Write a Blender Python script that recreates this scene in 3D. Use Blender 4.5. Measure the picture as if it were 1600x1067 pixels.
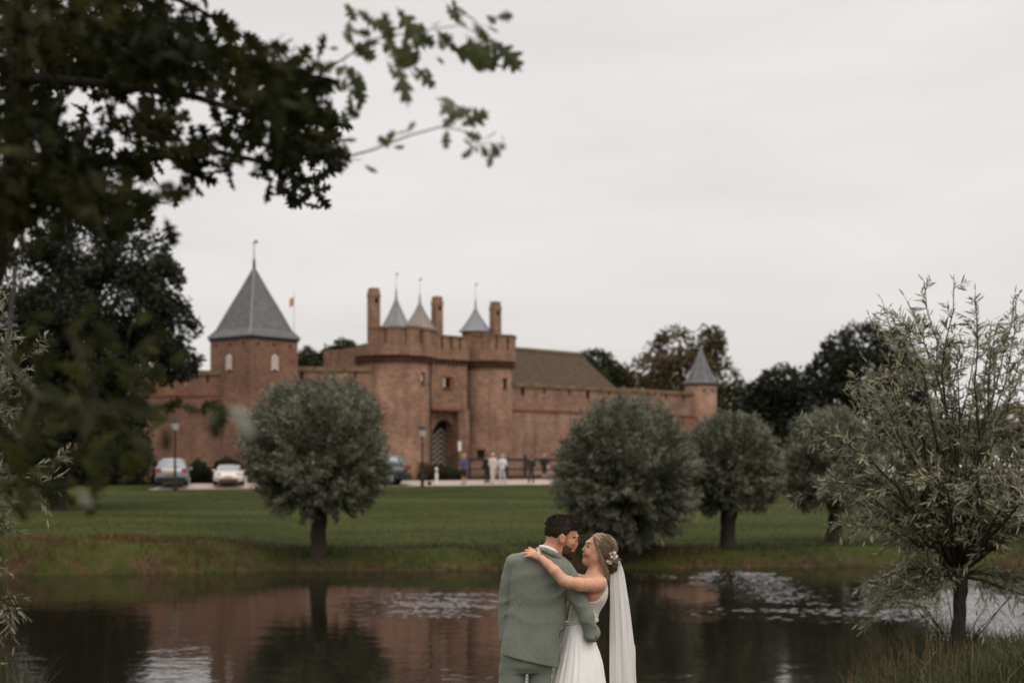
import bpy, math, random
import numpy as np
from mathutils import Vector, Matrix

for _o in list(bpy.data.objects):
    bpy.data.objects.remove(_o)
SC = bpy.context.scene
COL = SC.collection
rng = np.random.default_rng(11)
random.seed(11)

# ------------------------------------------------------------------ camera
HC, FPX, HOR = 2.9, 2222.2, 735.0        # eye height over the water, focal length in photo pixels, horizon row
cam = bpy.data.cameras.new('camera')
cam.lens = 50.0
cam.sensor_width = 36.0
cam.shift_y = (HOR - 533.5) / 1600.0
cam.clip_start, cam.clip_end = 0.05, 3000.0
cam.dof.use_dof = True
cam.dof.focus_distance = 8.62
cam.dof.aperture_fstop = 2.0
cam.dof.aperture_blades = 0
camo = bpy.data.objects.new('camera', cam)
camo.location = (0, 0, HC)
camo.rotation_euler = (math.radians(90), 0, 0)
COL.objects.link(camo)
SC.camera = camo

# ------------------------------------------------------------------ sky, sun, exposure
SUN_EL, SUN_AZ = math.radians(50), math.radians(150)      # azimuth from +Y (north) clockwise
W = bpy.data.worlds.new('World')
SC.world = W
W.use_nodes = True
nt = W.node_tree
nt.nodes.clear()
out = nt.nodes.new('ShaderNodeOutputWorld')
bg1 = nt.nodes.new('ShaderNodeBackground')
bg2 = nt.nodes.new('ShaderNodeBackground')
mixw = nt.nodes.new('ShaderNodeMixShader')
sky = nt.nodes.new('ShaderNodeTexSky')
sky.sky_type = 'NISHITA'
sky.sun_disc = False
sky.sun_elevation = SUN_EL
sky.sun_rotation = SUN_AZ
sky.dust_density = 4.0
bg1.inputs['Strength'].default_value = 0.1
nt.links.new(sky.outputs[0], bg1.inputs[0])
tc = nt.nodes.new('ShaderNodeTexCoord')
mp = nt.nodes.new('ShaderNodeMapping')
mp.inputs['Scale'].default_value = (1.3, 1.3, 6.5)
nz = nt.nodes.new('ShaderNodeTexNoise')
nz.inputs['Scale'].default_value = 1.7
nz.inputs['Detail'].default_value = 5.0
nz.inputs['Roughness'].default_value = 0.5
cr = nt.nodes.new('ShaderNodeValToRGB')
cr.color_ramp.elements[0].position = 0.34
cr.color_ramp.elements[0].color = (0.72, 0.684, 0.668, 1)
cr.color_ramp.elements[1].position = 0.64
cr.color_ramp.elements[1].color = (0.85, 0.812, 0.795, 1)
nt.links.new(tc.outputs['Generated'], mp.inputs[0])
nt.links.new(mp.outputs[0], nz.inputs['Vector'])
nt.links.new(nz.outputs[0], cr.inputs[0])
nt.links.new(cr.outputs[0], bg2.inputs[0])
# overcast sky: a little brighter towards the zenith
sep = nt.nodes.new('ShaderNodeSeparateXYZ')
nt.links.new(tc.outputs['Generated'], sep.inputs[0])
mr = nt.nodes.new('ShaderNodeMapRange')
mr.inputs['From Min'].default_value, mr.inputs['From Max'].default_value = 0.0, 1.0
mr.inputs['To Min'].default_value, mr.inputs['To Max'].default_value = 0.95, 2.05
sq = nt.nodes.new('ShaderNodeMath')
sq.operation = 'MULTIPLY'
nt.links.new(sep.outputs['Z'], sq.inputs[0])
nt.links.new(sep.outputs['Z'], sq.inputs[1])
nt.links.new(sq.outputs[0], mr.inputs['Value'])
nt.links.new(mr.outputs[0], bg2.inputs['Strength'])
mixw.inputs[0].default_value = 0.94
nt.links.new(bg1.outputs[0], mixw.inputs[1])
nt.links.new(bg2.outputs[0], mixw.inputs[2])
nt.links.new(mixw.outputs[0], out.inputs[0])

sl = bpy.data.lights.new('sun', 'SUN')
sl.energy = 1.2
sl.angle = math.radians(60)
sl.color = (1.0, 0.95, 0.88)
suno = bpy.data.objects.new('sun', sl)
sd = Vector((math.sin(SUN_AZ) * math.cos(SUN_EL), math.cos(SUN_AZ) * math.cos(SUN_EL), math.sin(SUN_EL)))
suno.rotation_euler = sd.to_track_quat('Z', 'Y').to_euler()
suno.location = (0, 0, 60)
COL.objects.link(suno)
SC.view_settings.view_transform = 'Standard'
SC.view_settings.look = 'None'
SC.view_settings.exposure = 0.07
SC.view_settings.gamma = 1.0
SC.view_settings.use_curve_mapping = False
SC.cycles.use_denoising = True
SC.cycles.max_bounces = 6
SC.cycles.diffuse_bounces = 3
SC.cycles.transparent_max_bounces = 8

# ------------------------------------------------------------------ materials
MATS = {}


def mat_base(name, rough=0.85, spec=0.25):
    m = bpy.data.materials.new(name)
    m.use_nodes = True
    b = m.node_tree.nodes['Principled BSDF']
    b.inputs['Roughness'].default_value = rough
    b.inputs['Specular IOR Level'].default_value = spec
    MATS[name] = m
    return m, m.node_tree, b


def noise_node(n, scale, detail=4, rough=0.55, stretch=None, coord='Object'):
    t = n.nodes.new('ShaderNodeTexCoord')
    z = n.nodes.new('ShaderNodeTexNoise')
    z.inputs['Scale'].default_value = scale
    z.inputs['Detail'].default_value = detail
    z.inputs['Roughness'].default_value = rough
    if stretch:
        mpp = n.nodes.new('ShaderNodeMapping')
        mpp.inputs['Scale'].default_value = stretch
        n.links.new(t.outputs[coord], mpp.inputs[0])
        n.links.new(mpp.outputs[0], z.inputs['Vector'])
    else:
        n.links.new(t.outputs[coord], z.inputs['Vector'])
    return z.outputs[0]


def ramp(n, fac, stops):
    r = n.nodes.new('ShaderNodeValToRGB')
    e = r.color_ramp.elements
    while len(e) < len(stops):
        e.new(0.5)
    for k, (p, c) in enumerate(stops):
        e[k].position = p
        e[k].color = (*c, 1)
    n.links.new(fac, r.inputs[0])
    return r.outputs[0]


def mixc(n, a, b, fac, mode='MIX'):
    m = n.nodes.new('ShaderNodeMixRGB')
    m.blend_type = mode
    for s, v in ((0, fac), (1, a), (2, b)):
        if hasattr(v, 'is_output'):
            n.links.new(v, m.inputs[s])
        elif s == 0:
            m.inputs[0].default_value = v
        else:
            m.inputs[s].default_value = (*v, 1)
    return m.outputs[0]


def bump(n, b, h, strength=0.3, dist=0.02):
    k = n.nodes.new('ShaderNodeBump')
    k.inputs['Strength'].default_value = strength
    k.inputs['Distance'].default_value = dist
    n.links.new(h, k.inputs['Height'])
    n.links.new(k.outputs[0], b.inputs['Normal'])


def mat_noise(name, c1, c2, scale=4, rough=0.85, spec=0.25, bmp=0.0, bdist=0.02, stretch=None, detail=4, metal=0.0):
    m, n, b = mat_base(name, rough, spec)
    f = noise_node(n, scale, detail, 0.6, stretch)
    n.links.new(ramp(n, f, [(0.3, c1), (0.7, c2)]), b.inputs['Base Color'])
    b.inputs['Metallic'].default_value = metal
    if bmp:
        bump(n, b, f, bmp, bdist)
    return m


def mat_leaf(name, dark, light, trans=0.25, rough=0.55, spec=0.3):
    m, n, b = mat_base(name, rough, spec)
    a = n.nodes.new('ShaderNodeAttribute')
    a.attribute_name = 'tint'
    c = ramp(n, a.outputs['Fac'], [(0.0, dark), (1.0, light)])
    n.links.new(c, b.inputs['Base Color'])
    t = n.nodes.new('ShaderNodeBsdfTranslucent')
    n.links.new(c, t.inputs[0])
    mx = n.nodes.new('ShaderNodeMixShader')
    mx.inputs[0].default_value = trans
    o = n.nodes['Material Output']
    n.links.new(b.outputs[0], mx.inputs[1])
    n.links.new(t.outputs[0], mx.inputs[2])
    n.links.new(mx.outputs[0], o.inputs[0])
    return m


def mat_brick(name, c1, c2, c3, stain=(0.10, 0.055, 0.04), patch=None):
    """brick masonry seen from afar: fine courses, single darker and paler bricks, blotches, water stains"""
    m, n, b = mat_base(name, 0.92, 0.15)
    t = n.nodes.new('ShaderNodeTexCoord')
    cour = noise_node(n, 1.0, 3, 0.65, (2.6, 2.6, 7.0))
    blot = noise_node(n, 0.8, 7, 0.68)
    strk = noise_node(n, 1.0, 3, 0.6, (1.6, 1.6, 0.22))
    col = ramp(n, cour, [(0.36, c1), (0.5, c2), (0.64, c3)])
    col = mixc(n, col, ramp(n, blot, [(0.3, tuple(x * 0.42 for x in c2)), (0.72, tuple(min(1, x * 1.22) for x in c3))]), 0.55)
    sm = ramp(n, strk, [(0.50, (0, 0, 0)), (0.74, (0.7, 0.7, 0.7))])
    col = mixc(n, col, stain, sm)
    if patch:
        pm = ramp(n, noise_node(n, 0.45, 4, 0.7, (1, 1, 1.4)), [(0.52, (0, 0, 0)), (0.66, (0.6, 0.6, 0.6))])
        col = mixc(n, col, patch, pm)
    # mortar courses
    br = n.nodes.new('ShaderNodeTexWave')
    br.wave_type = 'BANDS'
    br.bands_direction = 'Z'
    br.inputs['Scale'].default_value = 2.3
    br.inputs['Distortion'].default_value = 0.6
    n.links.new(t.outputs['Object'], br.inputs['Vector'])
    mm = ramp(n, br.outputs[1], [(0.0, (0.25, 0.25, 0.25)), (0.35, (0, 0, 0))])
    col = mixc(n, col, (0.34, 0.27, 0.23), mm)
    n.links.new(col, b.inputs['Base Color'])
    bump(n, b, cour, 0.5, 0.02)
    return m


# ------------------------------------------------------------------ mesh helpers
OFF = {}          # object name -> world offset of its origin (things placed without rotation)


def prop(o, label=None, cat=None, group=None, kind=None):
    for k, v in (('label', label), ('category', cat), ('group', group), ('kind', kind)):
        if v:
            o[k] = v
    return o


def empty(name, loc, rz=0.0, label=None, cat=None, group=None):
    o = bpy.data.objects.new(name, None)
    o.empty_display_size = 0.3
    o.location = loc
    o.rotation_euler = (0, 0, rz)
    COL.objects.link(o)
    OFF[o.name] = np.array(loc, dtype=float)
    return prop(o, label, cat, group)


def mesh_np(name, V, F, mat, parent=None, tint=None, smooth=False, world=False, mats=None, midx=None):
    """one mesh object out of numpy arrays; F is an (n,3) or (n,4) array or a list of such arrays"""
    V = np.asarray(V, dtype=np.float32).reshape(-1, 3)
    if world and parent is not None:
        V = V - OFF[parent.name].astype(np.float32)
    Fs = [np.asarray(f, dtype=np.int32) for f in (F if isinstance(F, list) else [F]) if len(f)]
    me = bpy.data.meshes.new(name)
    me.vertices.add(len(V))
    me.vertices.foreach_set('co', V.ravel())
    tot = np.concatenate([np.full(len(f), f.shape[1], dtype=np.int32) for f in Fs])
    flat = np.concatenate([f.ravel() for f in Fs])
    me.loops.add(len(flat))
    me.loops.foreach_set('vertex_index', flat)
    me.polygons.add(len(tot))
    st = np.concatenate([[0], np.cumsum(tot)[:-1]]).astype(np.int32)
    me.polygons.foreach_set('loop_start', st)
    me.polygons.foreach_set('loop_total', tot)
    if smooth:
        me.polygons.foreach_set('use_smooth', np.ones(len(tot), dtype=bool))
    for mm in (mats or [mat]):
        me.materials.append(MATS[mm] if isinstance(mm, str) else mm)
    if midx is not None:
        me.polygons.foreach_set('material_index', np.asarray(midx, dtype=np.int32))
    if tint is not None:
        a = me.attributes.new('tint', 'FLOAT', 'POINT')
        a.data.foreach_set('value', np.asarray(tint, dtype=np.float32))
    me.update(calc_edges=True)
    o = bpy.data.objects.new(name, me)
    COL.objects.link(o)
    if parent is not None:
        o.parent = parent
        OFF[o.name] = OFF.get(parent.name, np.zeros(3))
    else:
        OFF[o.name] = np.zeros(3)
    return o


class MB:
    """collects boxes, prisms, lathes and tubes into one mesh"""

    def __init__(s):
        s.v, s.f = [], []

    def add(s, vs, fs):
        n = len(s.v)
        s.v += [tuple(float(c) for c in p) for p in vs]
        s.f += [tuple(i + n for i in q) for q in fs]
        return s

    def box(s, lo, hi):
        (a, b, c), (d, e, f) = lo, hi
        return s.add([(a, b, c), (d, b, c), (d, e, c), (a, e, c), (a, b, f), (d, b, f), (d, e, f), (a, e, f)],
                     [(3, 2, 1, 0), (4, 5, 6, 7), (0, 1, 5, 4), (1, 2, 6, 5), (2, 3, 7, 6), (3, 0, 4, 7)])

    def obox(s, c, ax, ay, az):
        c, ax, ay, az = (np.array(q, float) for q in (c, ax, ay, az))
        vs = [c + i * ax + j * ay + k * az for k in (-1, 1) for i, j in ((-1, -1), (1, -1), (1, 1), (-1, 1))]
        return s.add(vs, [(3, 2, 1, 0), (4, 5, 6, 7), (0, 1, 5, 4), (1, 2, 6, 5), (2, 3, 7, 6), (3, 0, 4, 7)])

    def prism(s, poly, y0, y1):
        """poly: (x, z) outline counter-clockwise seen from -y; extruded in y"""
        n = len(poly)
        vs = [(x, y0, z) for x, z in poly] + [(x, y1, z) for x, z in poly]
        fs = [tuple(range(n)), tuple(range(2 * n - 1, n - 1, -1))]
        fs += [(i, i + n, (i + 1) % n + n, (i + 1) % n) for i in range(n)]
        return s.add(vs, fs)

    def lathe(s, c, prof, seg=24, a0=0.0, a1=2 * math.pi, caps=True):
        """prof: (r, z) from bottom to top"""
        full = abs(a1 - a0 - 2 * math.pi) < 1e-6
        m = seg if full else seg + 1
        vs = []
        for r, z in prof:
            for k in range(m):
                a = a0 + (a1 - a0) * k / seg
                vs.append((c[0] + r * math.cos(a), c[1] + r * math.sin(a), c[2] + z))
        fs = []
        for j in range(len(prof) - 1):
            for k in range(seg):
                k2 = (k + 1) % m
                fs.append((j * m + k, j * m + k2, (j + 1) * m + k2, (j + 1) * m + k))
        if full and caps:
            fs.append(tuple(range(m - 1, -1, -1)))
            fs.append(tuple((len(prof) - 1) * m + k for k in range(m)))
        return s.add(vs, fs)

    def tube(s, pts, rad, seg=8):
        v, f = tube_np(pts, rad, seg)
        return s.add(v, [tuple(q) for q in f])

    def build(s, name, mat, parent=None, smooth=False):
        me = bpy.data.meshes.new(name)
        me.from_pydata(s.v, [], s.f)
        me.materials.append(MATS[mat] if isinstance(mat, str) else mat)
        if smooth:
            for p in me.polygons:
                p.use_smooth = True
        o = bpy.data.objects.new(name, me)
        COL.objects.link(o)
        if parent is not None:
            o.parent = parent
            OFF[o.name] = OFF.get(parent.name, np.zeros(3))
        else:
            OFF[o.name] = np.zeros(3)
        return o


def tube_np(pts, rad, seg=8):
    pts = np.asarray(pts, float)
    rad = np.broadcast_to(np.asarray(rad, float), (len(pts),))
    T = np.gradient(pts, axis=0)
    T /= np.linalg.norm(T, axis=1)[:, None] + 1e-9
    ref = np.array([0.31, 0.17, 0.93]) if abs(T[0, 2]) < 0.9 else np.array([0.95, 0.2, 0.1])
    A = np.cross(T, ref)
    A /= np.linalg.norm(A, axis=1)[:, None] + 1e-9
    B = np.cross(T, A)
    an = np.linspace(0, 2 * math.pi, seg, endpoint=False)
    V = pts[:, None, :] + rad[:, None, None] * (np.cos(an)[None, :, None] * A[:, None, :] + np.sin(an)[None, :, None] * B[:, None, :])
    V = V.reshape(-1, 3)
    n = len(pts)
    j, k = np.meshgrid(np.arange(n - 1), np.arange(seg), indexing='ij')
    k2 = (k + 1) % seg
    F = np.stack([j * seg + k, (j + 1) * seg + k, (j + 1) * seg + k2, j * seg + k2], -1).reshape(-1, 4)
    V = np.vstack([V, pts[:1], pts[-1:]])
    c0, c1 = n * seg, n * seg + 1
    kk = np.arange(seg)
    k2 = (kk + 1) % seg
    cap0 = np.stack([np.full(seg, c0), kk, k2, k2], -1)
    cap1 = np.stack([np.full(seg, c1), (n - 1) * seg + k2, (n - 1) * seg + kk, (n - 1) * seg + kk], -1)
    tri = np.vstack([cap0, cap1])[:, :3]
    return V, [tuple(q) for q in F] + [tuple(q) for q in tri]


class NP:
    """collects numpy meshes with quads, tris and tints"""

    def __init__(s):
        s.V, s.Q, s.T, s.t, s.n = [], [], [], [], 0

    def add(s, V, Q=None, T=None, tint=0.5):
        V = np.asarray(V, float)
        s.V.append(V)
        if Q is not None and len(Q):
            s.Q.append(np.asarray(Q) + s.n)
        if T is not None and len(T):
            s.T.append(np.asarray(T) + s.n)
        s.t.append(np.broadcast_to(np.asarray(tint, float), (len(V),)))
        s.n += len(V)
        return s

    def tube(s, pts, rad, seg=6, tint=0.5):
        V, F = tube_np(pts, rad, seg)
        return s.add(V, [q for q in F if len(q) == 4], [q for q in F if len(q) == 3], tint)

    def build(s, name, mat, parent=None, smooth=False, world=False):
        Fs = []
        if s.Q:
            Fs.append(np.vstack(s.Q))
        if s.T:
            Fs.append(np.vstack(s.T))
        return mesh_np(name, np.vstack(s.V), Fs, mat, parent, np.concatenate(s.t), smooth, world)


def unit(a):
    return a / (np.linalg.norm(a, axis=-1, keepdims=True) + 1e-9)


def leaf_quads(C, A, L, Wd, tint, bend=0.15, N=None):
    """diamond leaves folded along nothing: base, two sides, tip"""
    n = len(C)
    A = unit(A)
    if N is None:
        N = unit(rng.normal(size=(n, 3)) + np.array([0, 0, 0.6]))
    S = unit(np.cross(A, N))
    N = np.cross(S, A)
    L = np.broadcast_to(L, (n,))[:, None]
    Wd = np.broadcast_to(Wd, (n,))[:, None]
    m = C + 0.45 * L * A
    V = np.stack([C, m + 0.5 * Wd * S, C + L * A - bend * L * N, m - 0.5 * Wd * S], 1).reshape(-1, 3)
    Q = np.arange(n * 4).reshape(n, 4)
    return V, Q, np.repeat(np.broadcast_to(tint, (n,)), 4)


def blades(base, H, Wd, lean, tint):
    """grass blades, two segments each"""
    n = len(base)
    az = rng.uniform(0, 2 * math.pi, n)
    S = np.stack([np.cos(az), np.sin(az), np.zeros(n)], 1)
    la = rng.uniform(0, 2 * math.pi, n)
    Ld = np.stack([np.cos(la), np.sin(la), np.zeros(n)], 1) * (lean * rng.uniform(0.3, 1.3, n))[:, None]
    H = H[:, None]
    Wd = np.broadcast_to(Wd, (n,))[:, None]
    up = np.array([0, 0, 1.0])
    m = base + H * (0.55 * up + 0.22 * Ld)
    t = base + H * (0.95 * up + 0.85 * Ld) - up * H * 0.25 * (np.broadcast_to(lean, (n,))[:, None] * 0.8)
    V = np.stack([base - S * Wd * .5, base + S * Wd * .5, m + S * Wd * .4, m - S * Wd * .4, t + S * Wd * .08, t - S * Wd * .08], 1).reshape(-1, 3)
    i = np.arange(n)[:, None] * 6
    Q = np.vstack([i + np.array([0, 1, 2, 3]), i + np.array([3, 2, 4, 5])])
    return V, Q, np.repeat(np.broadcast_to(tint, (n,)), 6)


def lerp(a, b, t):
    return a + (b - a) * t


def sstep(a, b, x):
    t = np.clip((x - a) / (b - a), 0, 1)
    return t * t * (3 - 2 * t)


def hsh(X, Y, k=1.0):
    """cheap smooth pseudo noise, -1..1"""
    return (np.sin(X * 1.3 * k + 1.7 * np.sin(Y * 0.9 * k)) + np.sin(Y * 1.7 * k + 2.1 * np.sin(X * 0.7 * k + 1.0)) + np.sin((X + Y) * 0.83 * k + 0.4)) / 3


def px_at(px, py, D):
    """point seen at that photo pixel when it stands D metres away"""
    return np.array([(px - 800.0) / FPX * D, D, HC + (HOR - py) / FPX * D])


# ------------------------------------------------------------------ terrain
def shore_far(X):
    return 41.6 + 0.13 * np.clip(X, -25, 30) + 0.5 * hsh(X * 0.5, X * 0.31) + 0.18 * hsh(X * 2.1, X)


def shore_near(X):
    return 13.2 + 4.6 * sstep(1.9, 3.9, X) + 2.6 * sstep(-3.3, -5.2, X) + 0.3 * hsh(X * 0.9, 2.0)


def path_front(X):
    return 77.5 + 0.32 * (np.clip(X, -45, 30) + 20)


def terrain(X, Y):
    X, Y = np.asarray(X, float), np.asarray(Y, float)
    # near bank
    sn = shore_near(X)
    top = 1.3 - 0.061 * Y + 0.62 * sstep(2.2, 4.4, X) * sstep(6, 12, Y) + 0.7 * sstep(-3.2, -4.6, X) * sstep(6, 12, Y)
    zn = lerp(top, -0.9, sstep(-3.6, 0.9, Y - sn)) + 0.03 * hsh(X * 3, Y * 3)
    # far lawn
    sf = shore_far(X)
    pf = path_front(X)
    zl = 1.82 + 0.0106 * np.clip(X + 20, -25, 50)
    t = np.clip((Y - sf - 2.0) / (pf - sf - 2.0), 0, 1)
    bt = 0.52 + 0.3 * sstep(-6.0, -9.5, X) + 0.10 * hsh(X * 0.4, 1.3)
    lawn = bt + (zl - bt) * t + 0.12 * hsh(X * 0.16, Y * 0.13) * np.sin(np.pi * t) + 0.04 * hsh(X * 0.5, Y * 0.4)
    bank = lerp(-0.9, bt, sstep(-1.2, 1.0, Y - sf)) + 0.05 * hsh(X * 2.3, Y * 2.3) * sstep(-0.3, 1.0, Y - sf)
    up = zl + 0.28 * sstep(0, 4.6, Y - pf) + np.clip(2.45 - zl - 0.28, -9, 9) * sstep(5, 11, Y - pf)
    zf = np.where(Y < sf + 2.0, bank, np.where(Y < pf, lawn, up))
    zf = lerp(bank, zf, sstep(1.2, 3.0, Y - sf))
    return np.where(Y < 0.5 * (sn + sf), zn, zf)


def ground_at(px, py, lo=39.0, hi=110.0):
    """the ground point seen at a photo pixel (far side of the pond)"""
    D = np.linspace(lo, hi, 1500)
    X = (px - 800.0) / FPX * D
    y = HOR + (HC - terrain(X, D)) * FPX / D
    i = int(np.argmax(y <= py)) if (y <= py).any() else len(D) - 1
    return np.array([X[i], D[i], float(terrain(X[i], D[i]))])

# ------------------------------------------------------------------ material set
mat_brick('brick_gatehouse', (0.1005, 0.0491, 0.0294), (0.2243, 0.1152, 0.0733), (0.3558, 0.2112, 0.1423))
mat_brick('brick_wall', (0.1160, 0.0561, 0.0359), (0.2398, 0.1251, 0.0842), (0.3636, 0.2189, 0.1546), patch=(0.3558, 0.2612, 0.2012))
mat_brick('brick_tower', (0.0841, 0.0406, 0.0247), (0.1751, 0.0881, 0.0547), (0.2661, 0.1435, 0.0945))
mat_noise('brick_red', (0.1445, 0.0527, 0.0340), (0.2295, 0.0892, 0.0595), 2.5, 0.9)
mat_noise('coping_stone', (0.1275, 0.0850, 0.0467), (0.2210, 0.1487, 0.0850), 2.0, 0.95, bmp=0.4)
m, n, b = mat_base('slate', 0.6, 0.4)
sn_ = noise_node(n, 1.0, 4, 0.65, (2.4, 2.4, 5.0))
sb_ = noise_node(n, 0.5, 4, 0.6)
sc_ = mixc(n, ramp(n, sn_, [(0.34, (0.068, 0.068, 0.074)), (0.66, (0.165, 0.163, 0.17))]), ramp(n, sb_, [(0.3, (0.075, 0.074, 0.076)), (0.7, (0.15, 0.146, 0.142))]), 0.45)
wv = n.nodes.new('ShaderNodeTexWave')
wv.bands_direction = 'Z'
wv.wave_profile = 'SAW'
wv.inputs['Scale'].default_value = 1.1
wv.inputs['Distortion'].default_value = 0.8
tcs = n.nodes.new('ShaderNodeTexCoord')
n.links.new(tcs.outputs['Object'], wv.inputs['Vector'])
n.links.new(sc_, b.inputs['Base Color'])
bump(n, b, wv.outputs[1], 0.8, 0.05)
mat_noise('lead', (0.17, 0.175, 0.185), (0.25, 0.25, 0.26), 1.4, 0.55, 0.45, stretch=(2, 2, 0.4))
mat_noise('lead_stained', (0.16, 0.15, 0.14), (0.28, 0.21, 0.14), 1.2, 0.6, 0.4, stretch=(2, 2, 0.4))
mat_noise('corbel_brick', (0.05, 0.022, 0.015), (0.10, 0.045, 0.03), 2.5, 0.9)
mat_noise('thatch', (0.0467, 0.0323, 0.0213), (0.1020, 0.0680, 0.0425), 1.6, 0.95, bmp=0.8, bdist=0.05, stretch=(3.0, 3.0, 1.0))
mat_noise('ridge_moss', (0.13, 0.115, 0.065), (0.2, 0.165, 0.1), 3.0, 0.95)
mat_noise('iron', (0.012, 0.012, 0.013), (0.03, 0.028, 0.026), 6, 0.6)
mat_noise('dark_opening', (0.006, 0.005, 0.005), (0.012, 0.01, 0.009), 2, 0.95)
mat_noise('white_paint', (0.68, 0.64, 0.6), (0.8, 0.77, 0.74), 4, 0.6)
mat_noise('pink_white_paint', (0.40, 0.31, 0.27), (0.52, 0.42, 0.37), 4, 0.7)
mat_noise('black_paint', (0.012, 0.011, 0.011), (0.024, 0.021, 0.02), 5, 0.5)
mat_noise('gilt', (0.16, 0.11, 0.05), (0.26, 0.19, 0.09), 4, 0.5)
mat_noise('flag_orange', (0.5, 0.17, 0.11), (0.6, 0.25, 0.17), 3, 0.8)
mat_noise('gravel', (0.3740, 0.3060, 0.2635), (0.4930, 0.4080, 0.3570), 9, 0.95, bmp=0.3)
mat_noise('tree_bark', (0.012, 0.010, 0.008), (0.035, 0.028, 0.022), 9, 0.95, bmp=0.9, bdist=0.03, stretch=(3, 3, 0.5))
mat_noise('willow_bark', (0.022, 0.016, 0.012), (0.062, 0.046, 0.034), 14, 0.95, bmp=0.9, bdist=0.02, stretch=(3, 3, 0.5))
mat_noise('twig', (0.022, 0.018, 0.012), (0.05, 0.038, 0.024), 8, 0.85)
mat_leaf('leaf_willow_far', (0.0220, 0.0253, 0.0134), (0.3190, 0.3190, 0.2184), 0.06, 0.5, 0.45)
mat_leaf('leaf_willow_near', (0.075, 0.076, 0.040), (0.36, 0.345, 0.225), 0.34, 0.45, 0.5)
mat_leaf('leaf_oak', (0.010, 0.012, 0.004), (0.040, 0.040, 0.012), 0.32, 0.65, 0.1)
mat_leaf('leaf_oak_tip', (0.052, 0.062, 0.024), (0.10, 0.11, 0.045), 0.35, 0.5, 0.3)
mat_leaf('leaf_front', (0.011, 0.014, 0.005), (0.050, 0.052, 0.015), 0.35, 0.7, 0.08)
mat_leaf('leaf_silver', (0.12, 0.12, 0.095), (0.24, 0.23, 0.19), 0.3, 0.5, 0.35)
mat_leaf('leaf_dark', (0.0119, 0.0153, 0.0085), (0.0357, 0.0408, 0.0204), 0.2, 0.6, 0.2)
mat_leaf('leaf_far_green', (0.018, 0.023, 0.012), (0.062, 0.066, 0.03), 0.2, 0.7, 0.2)
mat_leaf('leaf_far_brown', (0.03, 0.028, 0.012), (0.125, 0.088, 0.033), 0.2, 0.7, 0.2)
mat_leaf('leaf_hedge', (0.0102, 0.0145, 0.0068), (0.0272, 0.0357, 0.0153), 0.15, 0.7, 0.2)
mat_leaf('leaf_shrub', (0.03, 0.034, 0.014), (0.085, 0.08, 0.035), 0.2, 0.8, 0.2)
mat_leaf('grass_blade', (0.035, 0.045, 0.016), (0.14, 0.125, 0.06), 0.25, 0.6, 0.25)
mat_leaf('grass_dry', (0.0630, 0.0374, 0.0150), (0.2160, 0.1326, 0.0612), 0.25, 0.7, 0.2)
mat_leaf('grass_lawn', (0.0218, 0.0294, 0.0060), (0.0484, 0.0525, 0.0122), 0.2, 0.8, 0.15)

# ------------------------------------------------------------------ ground, water, path
m, n, b = mat_base('ground', 0.97, 0.08)
ln1 = noise_node(n, 0.09, 5, 0.6, (1.0, 2.6, 1))
ln2 = noise_node(n, 2.2, 5, 0.7)
gcol = ramp(n, ln1, [(0.38, (0.0230, 0.0332, 0.0068)), (0.5, (0.0426, 0.0536, 0.0116)), (0.62, (0.0708, 0.0777, 0.0190))])
gcol = mixc(n, gcol, ramp(n, ln2, [(0.3, (0.0177, 0.0250, 0.0061)), (0.7, (0.0603, 0.0647, 0.0184))]), 0.45)
geo = n.nodes.new('ShaderNodeNewGeometry')
sx = n.nodes.new('ShaderNodeSeparateXYZ')
n.links.new(geo.outputs['Position'], sx.inputs[0])
hz = n.nodes.new('ShaderNodeMapRange')        # bare earth on the low banks by the water
hz.inputs['From Min'].default_value = 0.40
hz.inputs['From Max'].default_value = 0.05
n.links.new(sx.outputs['Z'], hz.inputs['Value'])
en = ramp(n, noise_node(n, 0.8, 5, 0.7), [(0.36, (0, 0, 0)), (0.56, (1, 1, 1))])
hx = n.nodes.new('ShaderNodeMapRange')        # the eroded earth bank on the left
hx.inputs['From Min'].default_value = -5.0
hx.inputs['From Max'].default_value = -8.5
n.links.new(sx.outputs['X'], hx.inputs['Value'])
hz2 = n.nodes.new('ShaderNodeMapRange')
hz2.inputs['From Min'].default_value = 0.80
hz2.inputs['From Max'].default_value = 0.35
n.links.new(sx.outputs['Z'], hz2.inputs['Value'])
em = mixc(n, (0, 0, 0), en, hz.outputs[0])
en2 = ramp(n, noise_node(n, 1.1, 5, 0.7), [(0.42, (0, 0, 0)), (0.6, (0.9, 0.9, 0.9))])
lm_ = mixc(n, (0, 0, 0), hz2.outputs[0], hx.outputs[0])
em = mixc(n, em, en2, lm_)
earth = ramp(n, noise_node(n, 3.0, 4), [(0.3, (0.035, 0.022, 0.013)), (0.7, (0.12, 0.068, 0.04))])
n.links.new(mixc(n, gcol, earth, em), b.inputs['Base Color'])
bump(n, b, noise_node(n, 6.0, 5, 0.75), 0.6, 0.06)

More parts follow.
